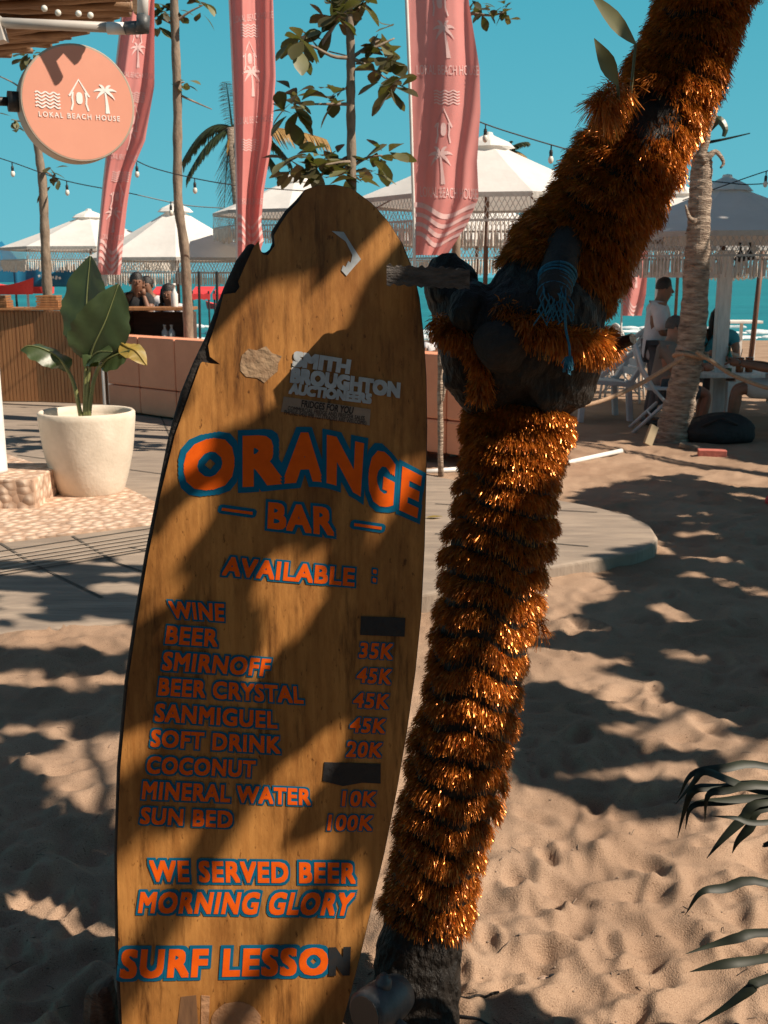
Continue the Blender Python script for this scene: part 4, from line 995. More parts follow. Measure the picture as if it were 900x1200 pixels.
def rattan_chair(label, loc, rz, first=None, group='white rattan chairs on the sand'):
    o = thing('rattan_chair', label, 'chair', loc, group); T_ = at(loc, rz)
    for x in (-.22, .24):
        for y in (-.22, .22):
            b = MB(); b.tube([T_(x*1.1,y*1.1,0), T_(x,y,.24), T_(x*.95,y*.95,.44)], .016, 8); b.build('leg', m_white, o, smooth=True)
    b = MB(); b.lathe([(0,.455),(.20,.46),(.262,.448),(.268,.43),(.25,.42),(0,.42)], loc, 28); b.build('seat', m_whitewood, o, smooth=True)
    b = MB()
    arch = [T_(.20*math.cos(a)*0-.22-.05*math.sin(a), .27*math.cos(a), .44+.52*math.sin(a)) for a in np.linspace(0, math.pi, 17)]
    b.tube(arch, .018, 8)
    b.tube([T_(.24,-.24,.44), T_(.20,-.30,.64), T_(0,-.31,.68), T_(-.23,-.26,.66)], .015, 8); b.tube([T_(.24,.24,.44), T_(.20,.30,.64), T_(0,.31,.68), T_(-.23,.26,.66)], .015, 8)
    b.build('back_frame', m_white, o, smooth=True)
    b = MB()
    for k in range(13):
        y = -.24+.04*k; h = .52*math.sqrt(max(0, 1-(y/.27)**2)); b.bar(T_(-.22,y,.45), T_(-.22-.05*h/.52,y,.44+h), .026, .006)
    for k in range(10):
        z = .05*k+.03; w = .27*math.sqrt(max(0, 1-(z/.52)**2)); b.bar(T_(-.226-.05*z/.52,-w,.44+z), T_(-.226-.05*z/.52,w,.44+z), .006, .03)
    b.build('woven_back', m_whitewood, o)
    b = MB()
    for y in (-.22, .22):
        for x0, x1 in ((-.22,.02), (.24,.02)): b.tube([T_(x0,y,.12), T_((x0+x1)/2,y,.26), T_(x1,y,.42)], .010, 6)
        b.tube([T_(-.22,y,.14), T_(.24,y,.14)], .010, 6)
    b.build('brace', m_white, o, smooth=True)
    return o
def folding_chair(label, loc, rz):
    o = thing('folding_chair', label, 'chair', loc); T_ = at(loc, rz)
    for y in (-.23, .23):
        b = MB(); b.tube([T_(.30,y,0), T_(-.10,y,.44), T_(-.24,y,.66), T_(-.30,y,.86)], .019, 10); b.build('leg', m_bluewood, o, smooth=True)
        b = MB(); b.tube([T_(-.30,y*.9,0), T_(-.02,y*.9,.28), T_(.20,y*.9,.45)], .019, 10); b.build('leg', m_bluewood, o, smooth=True)
    b = MB(); b.box(T_(.04,0,.455), (.44,.44,.03), Matrix.Rotation(rz, 3, 'Z'), 0, .01); b.build('seat', m_bluewood, o)
    b = MB(); b.tube([T_(-.30,-.23,.85), T_(-.315,-.15,.905), T_(-.32,0,.92), T_(-.315,.15,.905), T_(-.30,.23,.85)], .019, 10)
    for y in (-.12, 0, .12): b.bar(T_(-.25,y,.68), T_(-.32,y,.91), .04, .012)
    b.build('backrest', m_bluewood, o, smooth=True)
    for z, x in ((.18,-.12), (.2,.13)):
        b = MB(); b.tube([T_(x,-.22,z), T_(x,.22,z)], .011, 8); b.build('stretcher', m_bluewood, o, smooth=True)
    return o
def onsand(px, py, dy=0):
    g = G(px, py); return Vector((g.x, g.y+dy, sand1(g.x, g.y+dy)-.01))
wood_armchair('pale blue-grey wooden armchair with sloping arms right of the tree fork', onsand(703, 490), R(185))
folding_chair('pale blue-grey folding chair under the man in the taupe t-shirt', onsand(774, 504), R(-8))
rattan_chair('white rattan chair with round back behind the blue-grey armchair', onsand(742, 476, .6), R(160))
rattan_chair('white rattan chair farthest back, near the far pink flag', onsand(728, 462, 2.2), R(-60))
rattan_chair('white rattan chair just behind the legs of the standing man', onsand(762, 470, 1.2), R(20))
rattan_chair('white rattan chair with woven back behind the drinks on the table', onsand(868, 474, 2.0), R(-95))
# white stool under the teal man
g = g4+Vector((.46,.25,0)); stl = thing('stool', 'white stool under the man in the teal t-shirt', 'stool', g)
for x in (-.17, .17):
    for y in (-.17, .17):
        b = MB(); b.bar(g+Vector((x*1.1,y*1.1,0)), g+Vector((x,y,.40)), .035); b.build('leg', m_white, stl)
b = MB(); b.box(g+Vector((0,0,.415)), (.42,.42,.03), None, 0, .008); b.build('seat', m_white, stl)
for z in (.14, .25):
    b = MB()
    for x in (-.175, .175): b.bar(g+Vector((x,-.17,z)), g+Vector((x,.17,z+.03)), .02)
    b.bar(g+Vector((-.17,-.18,z+.02)), g+Vector((.17,-.18,z-.03)), .02); b.build('brace', m_white, stl)
# gazebo
gp = G(838, 497); YG = gp.y
gz = thing('gazebo', 'white painted timber frame with braced post over the dining table', 'gazebo', gp)
zb = P(846, 282, YG).z; xs = [gp.x-1.15, gp.x, gp.x+1.9]
posts = [(gp.x,YG),(gp.x+2.3,YG),(gp.x-.1,YG+2.2),(gp.x+2.3,YG+2.2)]
for x, y in posts:
    b = MB(); b.box((x, y, (zb-.07)/2-.05), (.13,.13,zb-.03), None, 0, .008); b.build('post', m_whitewood, gz)
for a, c in (((gp.x-.65,YG,zb),(gp.x+2.6,YG,zb)), ((gp.x-.4,YG+2.2,zb),(gp.x+2.6,YG+2.2,zb))):
    b = MB(); b.bar(a, c, .12, .10, bev=.006); b.build('beam', m_whitewood, gz)
for x in (gp.x, gp.x+2.3):
    b = MB(); b.bar((x,YG+.06,zb+.1), (x,YG+2.14,zb+.1), .08, .10); b.build('beam', m_whitewood, gz)
for s in (-1, 1):
    b = MB(); b.bar((gp.x+s*.05,YG-.004,zb-.36), (gp.x+s*.30,YG-.004,zb-.06), .06, .07); b.build('brace', m_whitewood, gz)
b = MB(); b.bar((gp.x-.62,YG+.9,P(830,322,YG).z), (gp.x-.06,YG+.02,P(830,322,YG).z), .05, .06); b.build('brace', m_whitewood, gz)
tb = G(856, 500); tz = P(856, 438, tb.y).z
tbl = thing('dining_table', 'white wooden dining table with drinks between the seated people', 'table', tb)
b = MB(); b.box((tb.x+.75, tb.y+.42, tz-.02), (2.3,.95,.045), None, 0, .008); b.build('table_top', m_whitewood, tbl)
for x in (tb.x-.02, tb.x+1.6):
    for y in (tb.y+.02, tb.y+.80):
        b = MB(); b.box((x, y, (tz-.1)/2), (.09,.09,tz-.06), None, 0, .006); b.build('leg', m_whitewood, tbl)
b = MB(); b.box((tb.x+.79, tb.y+.02, tz-.085), (1.53,.03,.08)); b.box((tb.x+.79, tb.y+.80, tz-.085), (1.53,.03,.08)); b.build('apron', m_whitewood, tbl)
def vessel(name, px, Y, prof, mat, lbl, cat, extra=None, group=None):
    p = P(px, 440, Y); p.z = tz+.004; b = MB(); b.lathe(prof, p, 20); o = b.build(name, mat, loc=p, smooth=True); tag(o, lbl, cat, group)
    if extra: extra(o, p)
gl = [(0,0),(.036,0),(.040,.01),(.043,.155),(.040,.156),(.0,.140)]
def straw(o, p):
    b = MB(); b.tube([p+Vector((0,0,.14)), p+Vector((.02,.01,.24))], .004, 6); b.build('straw', m_black, o)
bt = [(0,0),(.033,0),(.035,.01),(.035,.16),(.014,.21),(.0125,.26),(.015,.262),(.015,.272),(0,.273)]
vessel('drink_glass', 866, tb.y+.15, gl, m_tea, 'glass of amber iced drink, left one of the pair on the table', 'glass', straw)
vessel('drink_glass', 877, tb.y+.17, gl, m_tea, 'glass of amber iced drink, right one beside the teal man', 'glass', straw)
def blabel(o, p):
    b = MB(); b.lathe([(.0358,.05),(.0358,.11)], p, 20); b.build('bottle_label', m_white, o, smooth=True)
vessel('bottle', 853, tb.y+.12, bt, m_glassg, 'green glass beer bottle beside the gazebo post on the table', 'bottle', blabel)
vessel('bottle', 847, tb.y+.42, bt, m_glass, 'clear glass bottle behind the green bottle on the table', 'bottle')
# pendant lamps from the beam
for px, zl, lbl in ((868,302,'black pendant lamp on a long strap, nearest the gazebo post'), (879,300,'smaller black pendant lamp hanging right of the other')):
    p = P(px, 284, YG-.08); e = P(px-.5, zl, YG-.08); lm = thing('pendant_lamp', lbl, 'lamp', e)
    b = MB(); b.tube([p, e+Vector((0,0,.05))], .012, 8); b.build('cord', m_black, lm)
    b = MB(); b.lathe([(.0,.07),(.02,.065),(.03,.03),(.062,-.01),(.055,-.03),(.0,-.045)], e, 16); b.build('lamp_shade', m_black, lm, smooth=True)
# bag, brick, boards, pipe, poles on the sand
def lump(name, c, r, mat, lbl, cat, seed=0, seg=28, rings=16, amp=.14):
    b = MB(); b.ball((0,0,0), 1, seg, rings); V = []
    for v in b.V:
        v = Vector(v); k = 1+amp*mnoise.noise(v*1.7+Vector((seed,0,0)))+.05*mnoise.noise(v*5); w = Vector((v.x*r[0]*k, v.y*r[1]*k, (v.z if v.z > -.6 else -.6)*r[2]*k)); V.append(w+Vector(c))
    b.V = V; return tag(b.build(name, mat, loc=c, smooth=True), lbl, cat)
g = G(843, 520); bag = lump('bag', (g.x, g.y+.05, .12), (.36,.20,.17), m_blackbag, 'soft black bag lying on the sand beside the palm trunk', 'bag', 3)
b = MB(); b.tube([Vector((g.x-.2,g.y-.1,.18)), Vector((g.x-.05,g.y-.16,.27)), Vector((g.x+.12,g.y-.12,.2))], .012, 8); b.build('strap', m_blackbag, bag, smooth=True)
def block(px, py, size, rz, mat, name, lbl, cat, tilt=0, dz=0):
    p = onsand(px, py); q = Matrix.Rotation(R(rz), 3, 'Z') @ Matrix.Rotation(R(tilt), 3, 'Y')
    b = MB(); b.box(p+Vector((0,0,size[2]/2*.8+dz)), size, q, 0, .006); return tag(b.build(name, mat, loc=p), lbl, cat)
block(834, 537, (.24,.11,.065), -12, m_brick, 'brick', 'red brick on the sand right of the palm trunk', 'brick')
block(816, 528, (.30,.12,.04), -30, m_thin, 'wood_offcut', 'grey wood offcut on the sand between palm and brick', 'wood', 12)
bx_ = block(762, 524, (.10,.03,.19), 30, m_card, 'tan_board', 'small tan board leaning at the left foot of the palm', 'board', 24, .03)
b = MB(); a, c = onsand(586, 560), onsand(728, 533); b.tube([a+Vector((0,0,.03)), (a+c)/2+Vector((0,0,.022)), c+Vector((0,0,.03))], .021, 12); tag(b.build('white_pipe', m_white, loc=a, smooth=True), 'white plastic pipe lying on the sand right of the tinselled tree', 'pipe')
b = MB(); a, c = onsand(486, 556), onsand(552, 553); b.tube([a+Vector((0,0,.03)), c+Vector((0,0,.03))], .021, 12); tag(b.build('white_pipe', m_white, loc=a, smooth=True), 'white plastic pipe in front of the coral sofa by the bamboo stake', 'pipe')
g = onsand(517, 558); b = MB(); pts = [g-Vector((0,0,.05))]+[P(516+.3*math.sin(k), 530-k*13.5, g.y) for k in range(10)]; b.tube(pts, [.022+.003*(k % 3 == 0) for k in range(11)], 10)
stake = tag(b.build('stake', m_palmbark, loc=g, smooth=True), 'thin wooden stake in front of the coral sofa between board and tree', 'stake')
b = MB(); b.tube([P(518,425,g.y-.02), P(522,435,g.y-.05), P(521,455,g.y-.05), P(519,470,g.y-.03)], [.012,.016,.014,.006], 8); b.build('peeling_bark', m_palmbark, stake)
g = onsand(893, 430, 6); b = MB(); a = P(882, 400, 15); c = P(893, 300, 15); d = (c-a).normalized(); b.tube([a-d*(a.z/d.z), c+d*.3], .035, 10); tag(b.build('parasol_pole', m_pole, loc=(a.x, a.y, 0), smooth=True), 'leaning dark red wooden pole behind the table at the right', 'pole')
# far white bar table by the water
g = P(868, 395, 20); b0 = thing('bar_table', 'white bar table near the surf behind the gazebo', 'table', (g.x, 20, -.18)); zt2 = P(868, 377, 20).z
b = MB(); b.box((g.x, 20, zt2), (.62,.5,.05), None, 0, .01); b.build('table_top', m_white, b0)
for x in (-.25, 0, .25):
    b = MB(); b.box((g.x+x, 20, (zt2-.2)/2-.02), (.05,.05,zt2+.18)); b.build('leg', m_white, b0)
# red things cut by the right edge
g = onsand(912, 790); p = P(910, 735, g.y); b = MB(); b.tube([g, p, P(915, 670, g.y)], [.035,.03,.03], 12); tag(b.build('red_pole', m_red, loc=g, smooth=True), 'red post cut off by the right edge, standing in shaded sand', 'post')
g = onsand(904, 590); b = MB(); b.ball((g.x, g.y, g.z+.03), .045, 14, 10); tag(b.build('red_ball', m_red, loc=g, smooth=True), 'small red ball on the sand at the right edge', 'ball')

# ------------------------------------------------------------------ palm trunk with rope barrier
pq = spline([(783,536,10.2,21),(788,510,10.2,20.5),(797,470,10.2,17.5),(806,425,10.2,16),(813,370,10.2,15),(817,300,10.2,13.5),(820,240,10.2,12),(822,200,10.2,11.5),(823,180,10.2,10)], 90)
palm = thing('palm_tree', 'ringed palm trunk with its crown cut off, rope tied round it', 'palm', P(783,532,10.2))
b = MB(); n = 26; V = []
for i, q in enumerate(pq):
    c = P(*q[:3]); r = q[3]*px_m(10.2)*(1.0+.11*((i*.31+.25*math.sin(i*.7)) % 1.0)-.05)
    for k in range(n):
        a = 2*math.pi*k/n; rr = r*(1+.04*mnoise.noise(Vector((math.cos(a)*2, math.sin(a)*2, i*.35)))); V.append(c+Vector((rr*math.cos(a), rr*math.sin(a), .02*mnoise.noise(Vector((math.cos(a), math.sin(a), i*.5))))))
b.add(V, [(i*n+k, i*n+(k+1) % n, (i+1)*n+(k+1) % n, (i+1)*n+k) for i in range(len(pq)-1) for k in range(n)]); b.build('trunk', m_palmbark, palm, smooth=False)
Yq = 10.15
for pts, w in (([(822,190),(832,182),(840,178),(848,190),(844,197)], .035), ([(826,160),(836,140),(840,125)], .03), ([(818,150),(815,170),(810,185)], .05), ([(820,185),(828,165),(832,150)], .05), ([(816,260),(808,255),(803,240)], .03)):
    b = MB(); q = spx([(x, y, Yq-.05) for x, y in pts], 12); ribbon(b, q, [w*(1-.8*i/11) for i in range(12)], (0,-1,.2)); b.build('dead_stub', m_palmbark, palm, smooth=True, solid=.012)
b = MB(); q = spx([(826,166,Yq),(850,162,Yq-.05),(879,156,Yq-.1)], 12); ribbon(b, q, [.04*(1-.9*i/11) for i in range(12)], (0,-.4,1)); b.build('dead_leaf', m_frondfg, palm, solid=.008)
b = MB(); q = spx([(828,150,Yq),(842,140,Yq-.05),(850,150,Yq-.08),(848,160,Yq-.08)], 12); ribbon(b, q, [.05*(1-.7*i/11) for i in range(12)], (0,-1,.2)); b.build('dead_leaf', m_palm, palm, solid=.008)
b = MB(); pts = spx([(640,476,9.6),(690,474,9.8),(740,455,10.0),(780,432,10.0),(802,418,9.98)], 40); b.tube(pts, .020, 10)
pts2 = spx([(816,412,9.98),(835,424,9.95),(860,440,9.9),(905,456,9.7),(960,462,9.5)], 40); b.tube(pts2, .020, 10)
cp = P(809, 416, 10.2); b.tube([cp+Vector((.15*math.cos(a), .15*math.sin(a), .02*math.sin(a*2))) for a in np.linspace(0, 6.28, 25)], .020, 10)
tag(b.build('rope_barrier', m_rope, loc=cp, smooth=True), 'tan rope barrier tied round the palm trunk and sagging to both sides', 'rope')

# ------------------------------------------------------------------ umbrellas
def umbrella(label, apx, apy, Y, rim_y, half_px, n=8, rot=22.5, valance=.42, pole_x=None, mat=None, sag=.10, tilt=0):
    ap = P(apx, apy, Y); zr = P(apx, rim_y, Y).z; rad = half_px*px_m(Y)
    o = thing('beach_umbrella', label, 'umbrella', (ap.x, Y, 0), 'white fringed beach umbrellas')
    cx, cy = ap.x, Y; rim = [Vector((cx+rad*math.cos(R(rot)+2*math.pi*k/n), cy+rad*math.sin(R(rot)+2*math.pi*k/n), zr)) for k in range(n)]
    b = MB()
    for k in range(n):
        A, C_ = rim[k], rim[(k+1) % n]; top_ = Vector((cx, cy, ap.z))
        def f(u, v, A=A, C_=C_, top_=top_):
            e = A*(1-u)+C_*u; p = top_*(1-v)+e*v; p.z -= sag*(ap.z-zr)*4*v*(1-v)*.25+.10*rad*.25*4*u*(1-u)*v*(.4+.6*v)*.6; return p
        b.grid(f, 6, 8)
    b.build('canopy', mat or m_canvas, o)
    b = MB(); b.lathe([(.0,.10),(.05,.09),(.06,.06),(.16*rad,-.02),(.20*rad,-.08)], (cx, cy, ap.z-.01), n); b.build('vent_cap', mat or m_canvas, o)
    net = MB(); fr = MB(); fz = valance*.55
    for k in range(n):
        A, C_ = rim[k], rim[(k+1) % n]; d = C_-A; L = d.length; t_ = d.normalized(); m = max(6, int(L/.055)); dn = Vector((0,0,-1)); out = Vector((t_.y, -t_.x, 0))
        sg = lambda u: -.10*rad*.25*4*u*(1-u)*.6
        for i in range(m):
            for s in (1, -1):
                u0 = (i+.5)/m; u1 = min(max(u0+s*fz*.55/L, 0), 1)
                p0 = A+d*u0+Vector((0,0,sg(u0))); p1 = A+d*u1+dn*fz+Vector((0,0,sg(u1))); w = t_*.0045; e = out*(.0015*s)
                net.add([p0-w+e, p0+w+e, p1+w+e, p1-w+e], [(0,1,2,3)])
        net.add([A+dn*fz*.97, C_+dn*fz*.97, C_+dn*fz*1.06, A+dn*fz*1.06], [(0,1,2,3)])
        net.add([A, C_, C_+dn*.05, A+dn*.05], [(0,1,2,3)])
        mf = max(8, int(L/.042))
        for i in range(mf):
            u0 = (i+.5)/mf; p0 = A+d*u0+dn*fz+Vector((0,0,sg(u0))); h = (valance-fz)*random.uniform(.85, 1.1); sw = t_*random.uniform(-.014,.014)+out*random.uniform(-.014,.014); w = .0125
            fr.tube([p0, p0+dn*h*.5+sw*.4, p0+dn*h+sw], [w*.7,w,w*.85], 4, cap=False)
    net.build('netting', m_net, o); fr.build('fringe', m_fringe, o)
    b = MB(); px_ = pole_x
    b.tube([Vector((cx, cy, -.1)), Vector((cx, cy, ap.z))], .028, 10); b.build('pole', m_pole, o, smooth=True)
    for k in range(n):
        b = MB(); b.tube([Vector((cx, cy, ap.z-.08)), rim[k]-Vector((0,0,.03))], .010, 5); b.build('rib', m_pole, o)
    return o
umbrella('white fringed umbrella with wide canopy behind the thin bare tree trunk', 205, 242, 18.5, 303, 100, rot=10)
umbrella('white fringed umbrella farthest left, its netting in shade', 104, 250, 21.5, 291, 96, rot=18)
umbrella('white fringed umbrella directly behind the surfboard nose', 346, 207, 17.5, 250, 92, rot=0)
umbrella('white fringed umbrella behind the nearest pink flag, brown pole showing', 572, 164, 12.8, 236, 148, rot=12, valance=.50)
umbrella('lower white fringed umbrella seen under the one behind the nearest pink flag', 560, 225, 17, 284, 105, rot=20, valance=.46)
umbrella('shaded fringed umbrella standing over the gazebo at the right', 852, 214, 12.0, 276, 150, rot=14, valance=.42)
umbrella('white fringed umbrella glimpsed behind the palm trunk at the right', 800, 222, 19.5, 272, 110, rot=5, valance=.45)
umbrella('white fringed umbrella cut by the right edge beyond the gazebo', 925, 262, 22, 300, 90, rot=5, valance=.45)

# ------------------------------------------------------------------ feather flags
TEXT = 'LOKAL BEACH HOUSE'
def flag(label, Lp, Rp, Y, fold, items, stripes, pole=True, yaw=0.0, loc_x=None, uw=(.18,.82)):
    ys = [p[1] for p in Lp]; y0, y1 = ys[0], ys[-1]
    fl_ = lambda pts, y: float(np.interp(y, [p[1] for p in pts], [p[0] for p in pts]))
    base = P(fl_(Lp, y1), y1, Y); o = thing('feather_flag', label, 'flag', (base.x, Y, 0), 'tall pink feather flags')
    def S(u, py, h=0.0):
        a, c = fl_(Lp, py), fl_(Rp, py); wid = (c-a)*px_m(Y)
        d = yaw*(u-.5)*wid
        for amp, fu, fy, ph in fold: d += amp*math.sin(fu*u*6.283+py*fy+ph)*min(1, u*4+.15)
        return P(a+(c-a)*u, py, Y+d-h)
    b = MB(); b.grid(lambda u, v: S(u, y0+(y1-y0)*v + (0 if u < .9 else 0)), 36, 90); b.build('cloth', m_flag, o, smooth=True)
    pr = MB()
    for kind, u, py, hpx, wpx in items:
        if kind == 'text':
            write(pr, TEXT, lambda x, y, h, u=u, py=py, hpx=hpx: S(uw[0]+(uw[1]-uw[0])*x, py-hpx*(y-.5)-wpx*(x-.5), h+.004), bold=.0, h0=.001)
        else:
            def mf(x, y, h, u=u, py=py, hpx=hpx, wpx=wpx):
                wd = fl_(Rp, py)-fl_(Lp, py); return S(u+x*wpx/wd, py-y*hpx, h+.004)
            draw_motif(pr, kind, mf)
    for py, th in stripes:
        for i in range(40):
            u0, u1 = i/40, (i+1)/40; g_ = lambda u: py-(7*math.sin(u*6.283*1.0+1.2))
            pr.add([S(u0, g_(u0), .005), S(u1, g_(u1), .005), S(u1, g_(u1)+th, .005), S(u0, g_(u0)+th, .005)], [(0,1,2,3)])
    pr.build('flag_lettering', m_flagprint, o)
    b = MB(); q = [P(fl_(Lp, y)-.5, y, Y+.01) for y in np.linspace(y0, y1, 14)]; d = q[-1]; b.tube(q+[Vector((d.x, Y, d.z*.5)), Vector((d.x, Y, -.1))], .014, 8); b.build('pole', m_white, o, smooth=True)
    return o
F3L = [(470,-150),(474,-60),(477,0),(481,100),(484,200),(486,260),(486,299)]; F3R = [(545,-150),(548,-60),(549,0),(562,80),(563,130),(559,190),(561,232),(548,262),(524,299)]
flag('nearest pink flag with white print, left of the tinselled upper trunk', F3L, F3R, 9.0, [(.035,1.1,.006,.5),(.022,2.3,.02,1.0),(.010,4.2,.035,2)],
     [('house',.52,-2,38,26),('palm',.54,42,42,30),('text',0,82,11,-1),('waves',.52,114,22,30),('house',.47,148,36,26),('palm',.42,190,42,32),('text',0,226,12,-3)]+[('waves',.52,-40,22,30),('text',0,-66,11,0)],
     [(244,6),(256,5),(267,5),(278,5)], uw=(.10,.99))
F2L = [(262,-150),(268,-40),(270,0),(275,110),(278,200),(279,258),(279,301)]; F2R = [(312,-150),(318,-40),(320,0),(323,90),(318,170),(309,225),(306,262),(309,283),(306,290)]
flag('pink flag with deep vertical folds, directly behind the surfboard nose', F2L, F2R, 10.4, [(.07,1.4,.004,2.2),(.035,2.7,.008,.3),(.01,5,.03,1)],
     [('text',0,20,8,6),('waves',.42,36,20,20),('house',.40,66,30,20),('palm',.42,92,34,24),('text',0,140,8,4),('waves',.4,170,18,20),('text',0,236,7,0)], [(258,4),(267,4),(276,4),(285,4)], yaw=.5, uw=(.06,.99))
F1L = [(168,-150),(152,-60),(146,0),(136,90),(128,165),(122,220),(116,290),(115,322)]; F1R = [(196,-150),(186,-60),(181,0),(181,100),(170,165),(155,200),(149,240),(144,290),(141,323)]
flag('pink flag at the left beyond the round sign, mostly in its own shade', F1L, F1R, 10.0, [(.05,1.2,.012,1.4),(.025,2.4,.02,.2)],
     [('house',.5,36,26,16),('palm',.52,62,28,20),('text',0,88,6,-3),('waves',.6,114,16,18),('house',.58,138,26,18),('palm',.55,160,26,20),('text',0,184,6,-3),('waves',.58,207,16,20),('house',.55,228,26,20),('palm',.45,255,28,22),('text',0,278,6,-2)], [(287,4.5),(295,4.5),(303,4.5),(311,4)], yaw=.3, uw=(.08,.95))
F4L = [(732,200),(732,300),(730,340),(729,370)]; F4R = [(762,200),(760,300),(757,345),(752,369)]
flag('far pink flag with wavy white lines between tree and standing man', F4L, F4R, 14.5, [(.04,1.2,.02,1.4)], [('palm',.5,320,28,18)], [(352,2.5),(356.5,2.5),(361,2.5)], uw=(.1,.9))

# ------------------------------------------------------------------ round sign and bamboo awning
Ys = 5.7; sc_ = P(92, 121, Ys); ang = R(26); nrm = Vector((math.sin(ang), -math.cos(ang), 0)); rt = Vector((math.cos(ang), math.sin(ang), 0)); up = Vector((0,0,1))
Rs = 60.5*px_m(Ys); sg = thing('round_sign', 'round pink sign with white beach emblems on a black wall arm', 'sign', sc_)
b = MB(); b.lathe([(0,-.165),(Rs*.97,-.165),(Rs,-.15),(Rs,-.004),(Rs*.985,0),(Rs*.96,0)], sc_, 72, nrm); b.build('casing', m_signside, sg, smooth=False)
b = MB(); b.lathe([(0,.001),(Rs*.962,.001),(Rs*.962,-.01)], sc_, 72, nrm); b.build('face_panel', m_signpink, sg)
SGN = lambda u, v, h=0: sc_+rt*(u*Rs)+up*(v*Rs)+nrm*(h+.002)
t = MB()
for kd, cx, cy, w, h in (('waves',-.53,.02,.42,.36), ('house',.02,.13,.46,.46), ('palm',.47,.14,.46,.46)): draw_motif(t, kd, lambda x, y, hh: SGN(cx+x*w, cy+y*h, hh))
write(t, 'LOKAL BEACH HOUSE', lambda x, y, h: SGN(-.70+1.42*x, -.265+.085*y, h), bold=.01, h0=.001, spacing=.16)
t.build('sign_lettering', m_print, sg)
a = sc_-rt*Rs*.95-nrm*.09; b = MB(); b.tube([a, a-rt*.06], [.05,.05], 16); b.tube([a, Vector((a.x-.9, a.y-.1, a.z+.02))], .022, 12); b.build('bracket', m_black, sg, smooth=True)
aw = thing('awning', 'bamboo slat awning with grey pipe frame at the top left corner', 'awning', P(-60, 30, 5.3))
b = MB()
edge = lambda Y: float(np.interp(Y, [5.4,6.04,6.55,7.26,7.6], [-1.22,-1.30,-1.71,-2.45,-3.1]))
for k in range(36):
    Y = 5.52+k*.055; xr = edge(Y)+random.uniform(-.04,.02); z = 2.93+random.uniform(-.012,.012)
    q = [Vector((xr-1.5*f, Y+.42*f*(Y > 6.1)+.02*math.sin(f*7+k*1.7), z+.016*math.sin(f*8+k*2.3))) for f in np.linspace(0, 1, 16)]
    b.tube(q, [.022*random.uniform(.75,1.15) for _ in q], 8)
b.build('slats', m_bamboo, aw, smooth=True)
b = MB(); b.add([(edge(Y)-.03-x, Y, 3.0+.01*x) for Y in np.linspace(5.5, 7.35, 16) for x in (0, 1.6)], [(i*2, i*2+2, i*2+3, i*2+1) for i in range(15)]); b.build('roof_sheet', m_bamboo, aw, solid=.03)
b = MB(); b.tube([P(-60,24,5.0), P(146,33,5.0)], .022, 12); b.build('pipe', m_pvc, aw, smooth=True)
b = MB(); b.tube([P(126,33,4.99), P(147,33.5,4.99)], .026, 12); b.build('pipe_sleeve', m_white, aw, smooth=True)
b = MB(); b.tube([P(148,33,5.0), P(167,32,4.9)], .028, 12); b.tube([P(167,38,4.9), P(168,18,4.9)], .029, 12); b.build('pipe_elbow', m_grey, aw, smooth=True)
b = MB(); b.tube([P(167,26,4.9), P(168,-40,4.9)], .024, 12); b.build('downpipe', m_white, aw, smooth=True)
b = MB(); b.bar(P(158,-20,5.02), P(162,16,5.02), .05, .03); b.build('edge_board', m_bamboo, aw)
b = MB(); b.bar(P(-8,20,5.0), P(0,50,5.0), .07, .06); b.build('clamp', m_pvc, aw)
for px, py in ((52,10),(68,15),(92,16),(106,18)):
    b = MB(); b.ball(P(px, py, 5.05), .014, 10, 8); b.build('light_bulb', m_terry, aw, smooth=True)

# ------------------------------------------------------------------ string lights
def string_lights(label, pts, Y, bulbs):
    q = spx([(x, y, Y+dy) for x, y, dy in pts], 40); c = q[len(q)//2]; o = thing('string_lights', label, 'string lights', c)
    b = MB(); b.tube(q, .006, 6); b.build('cable', m_black, o)
    for x, y, d in bulbs:
        p = P(x, y, Y+d); b = MB(); b.tube([p, p-Vector((0,0,.07))], .006, 6); b.lathe([(.012,-.03),(.016,-.05),(.014,-.085)], p-Vector((0,0,.01)), 10); sk_ = b.build('socket', m_black, o)
        b = MB(); b.ball(p-Vector((0,0,.12)), (.024,.024,.034), 10, 8); b.build('bulb', m_terry, sk_, smooth=True)
string_lights('string of bulbs sagging from the left edge behind the round sign', [(-30,176,0),(14,190,0),(78,212,0),(150,226,0),(215,240,.3),(262,244,.5)], 12, [(14,190,0),(78,212,0),(200,236,.2)])
string_lights('string of bulbs between the two left pink flags', [(155,186,0),(180,197,0),(228,209,0),(275,217,0),(330,222,.2),(400,226,.3)], 11.5, [(160,190,0),(228,209,0)])
string_lights('string of bulbs from the leafy slim tree down towards the nearest flag', [(385,60,0),(420,70,0),(450,90,0),(490,110,0),(560,142,0),(620,162,0),(690,182,0),(760,200,.1)], 9.6, [(569,145,0),(646,170,0)])
string_lights('string of bulbs above the shaded umbrella at the right', [(800,235,0),(850,217,0),(900,200,0),(940,190,0)], 11.2, [(898,201,0)])
string_lights('lower cable running right from the shaded umbrella top', [(760,205,0),(850,214,0),(880,216,0),(940,212,0)], 11.6, [(935,213,0)])

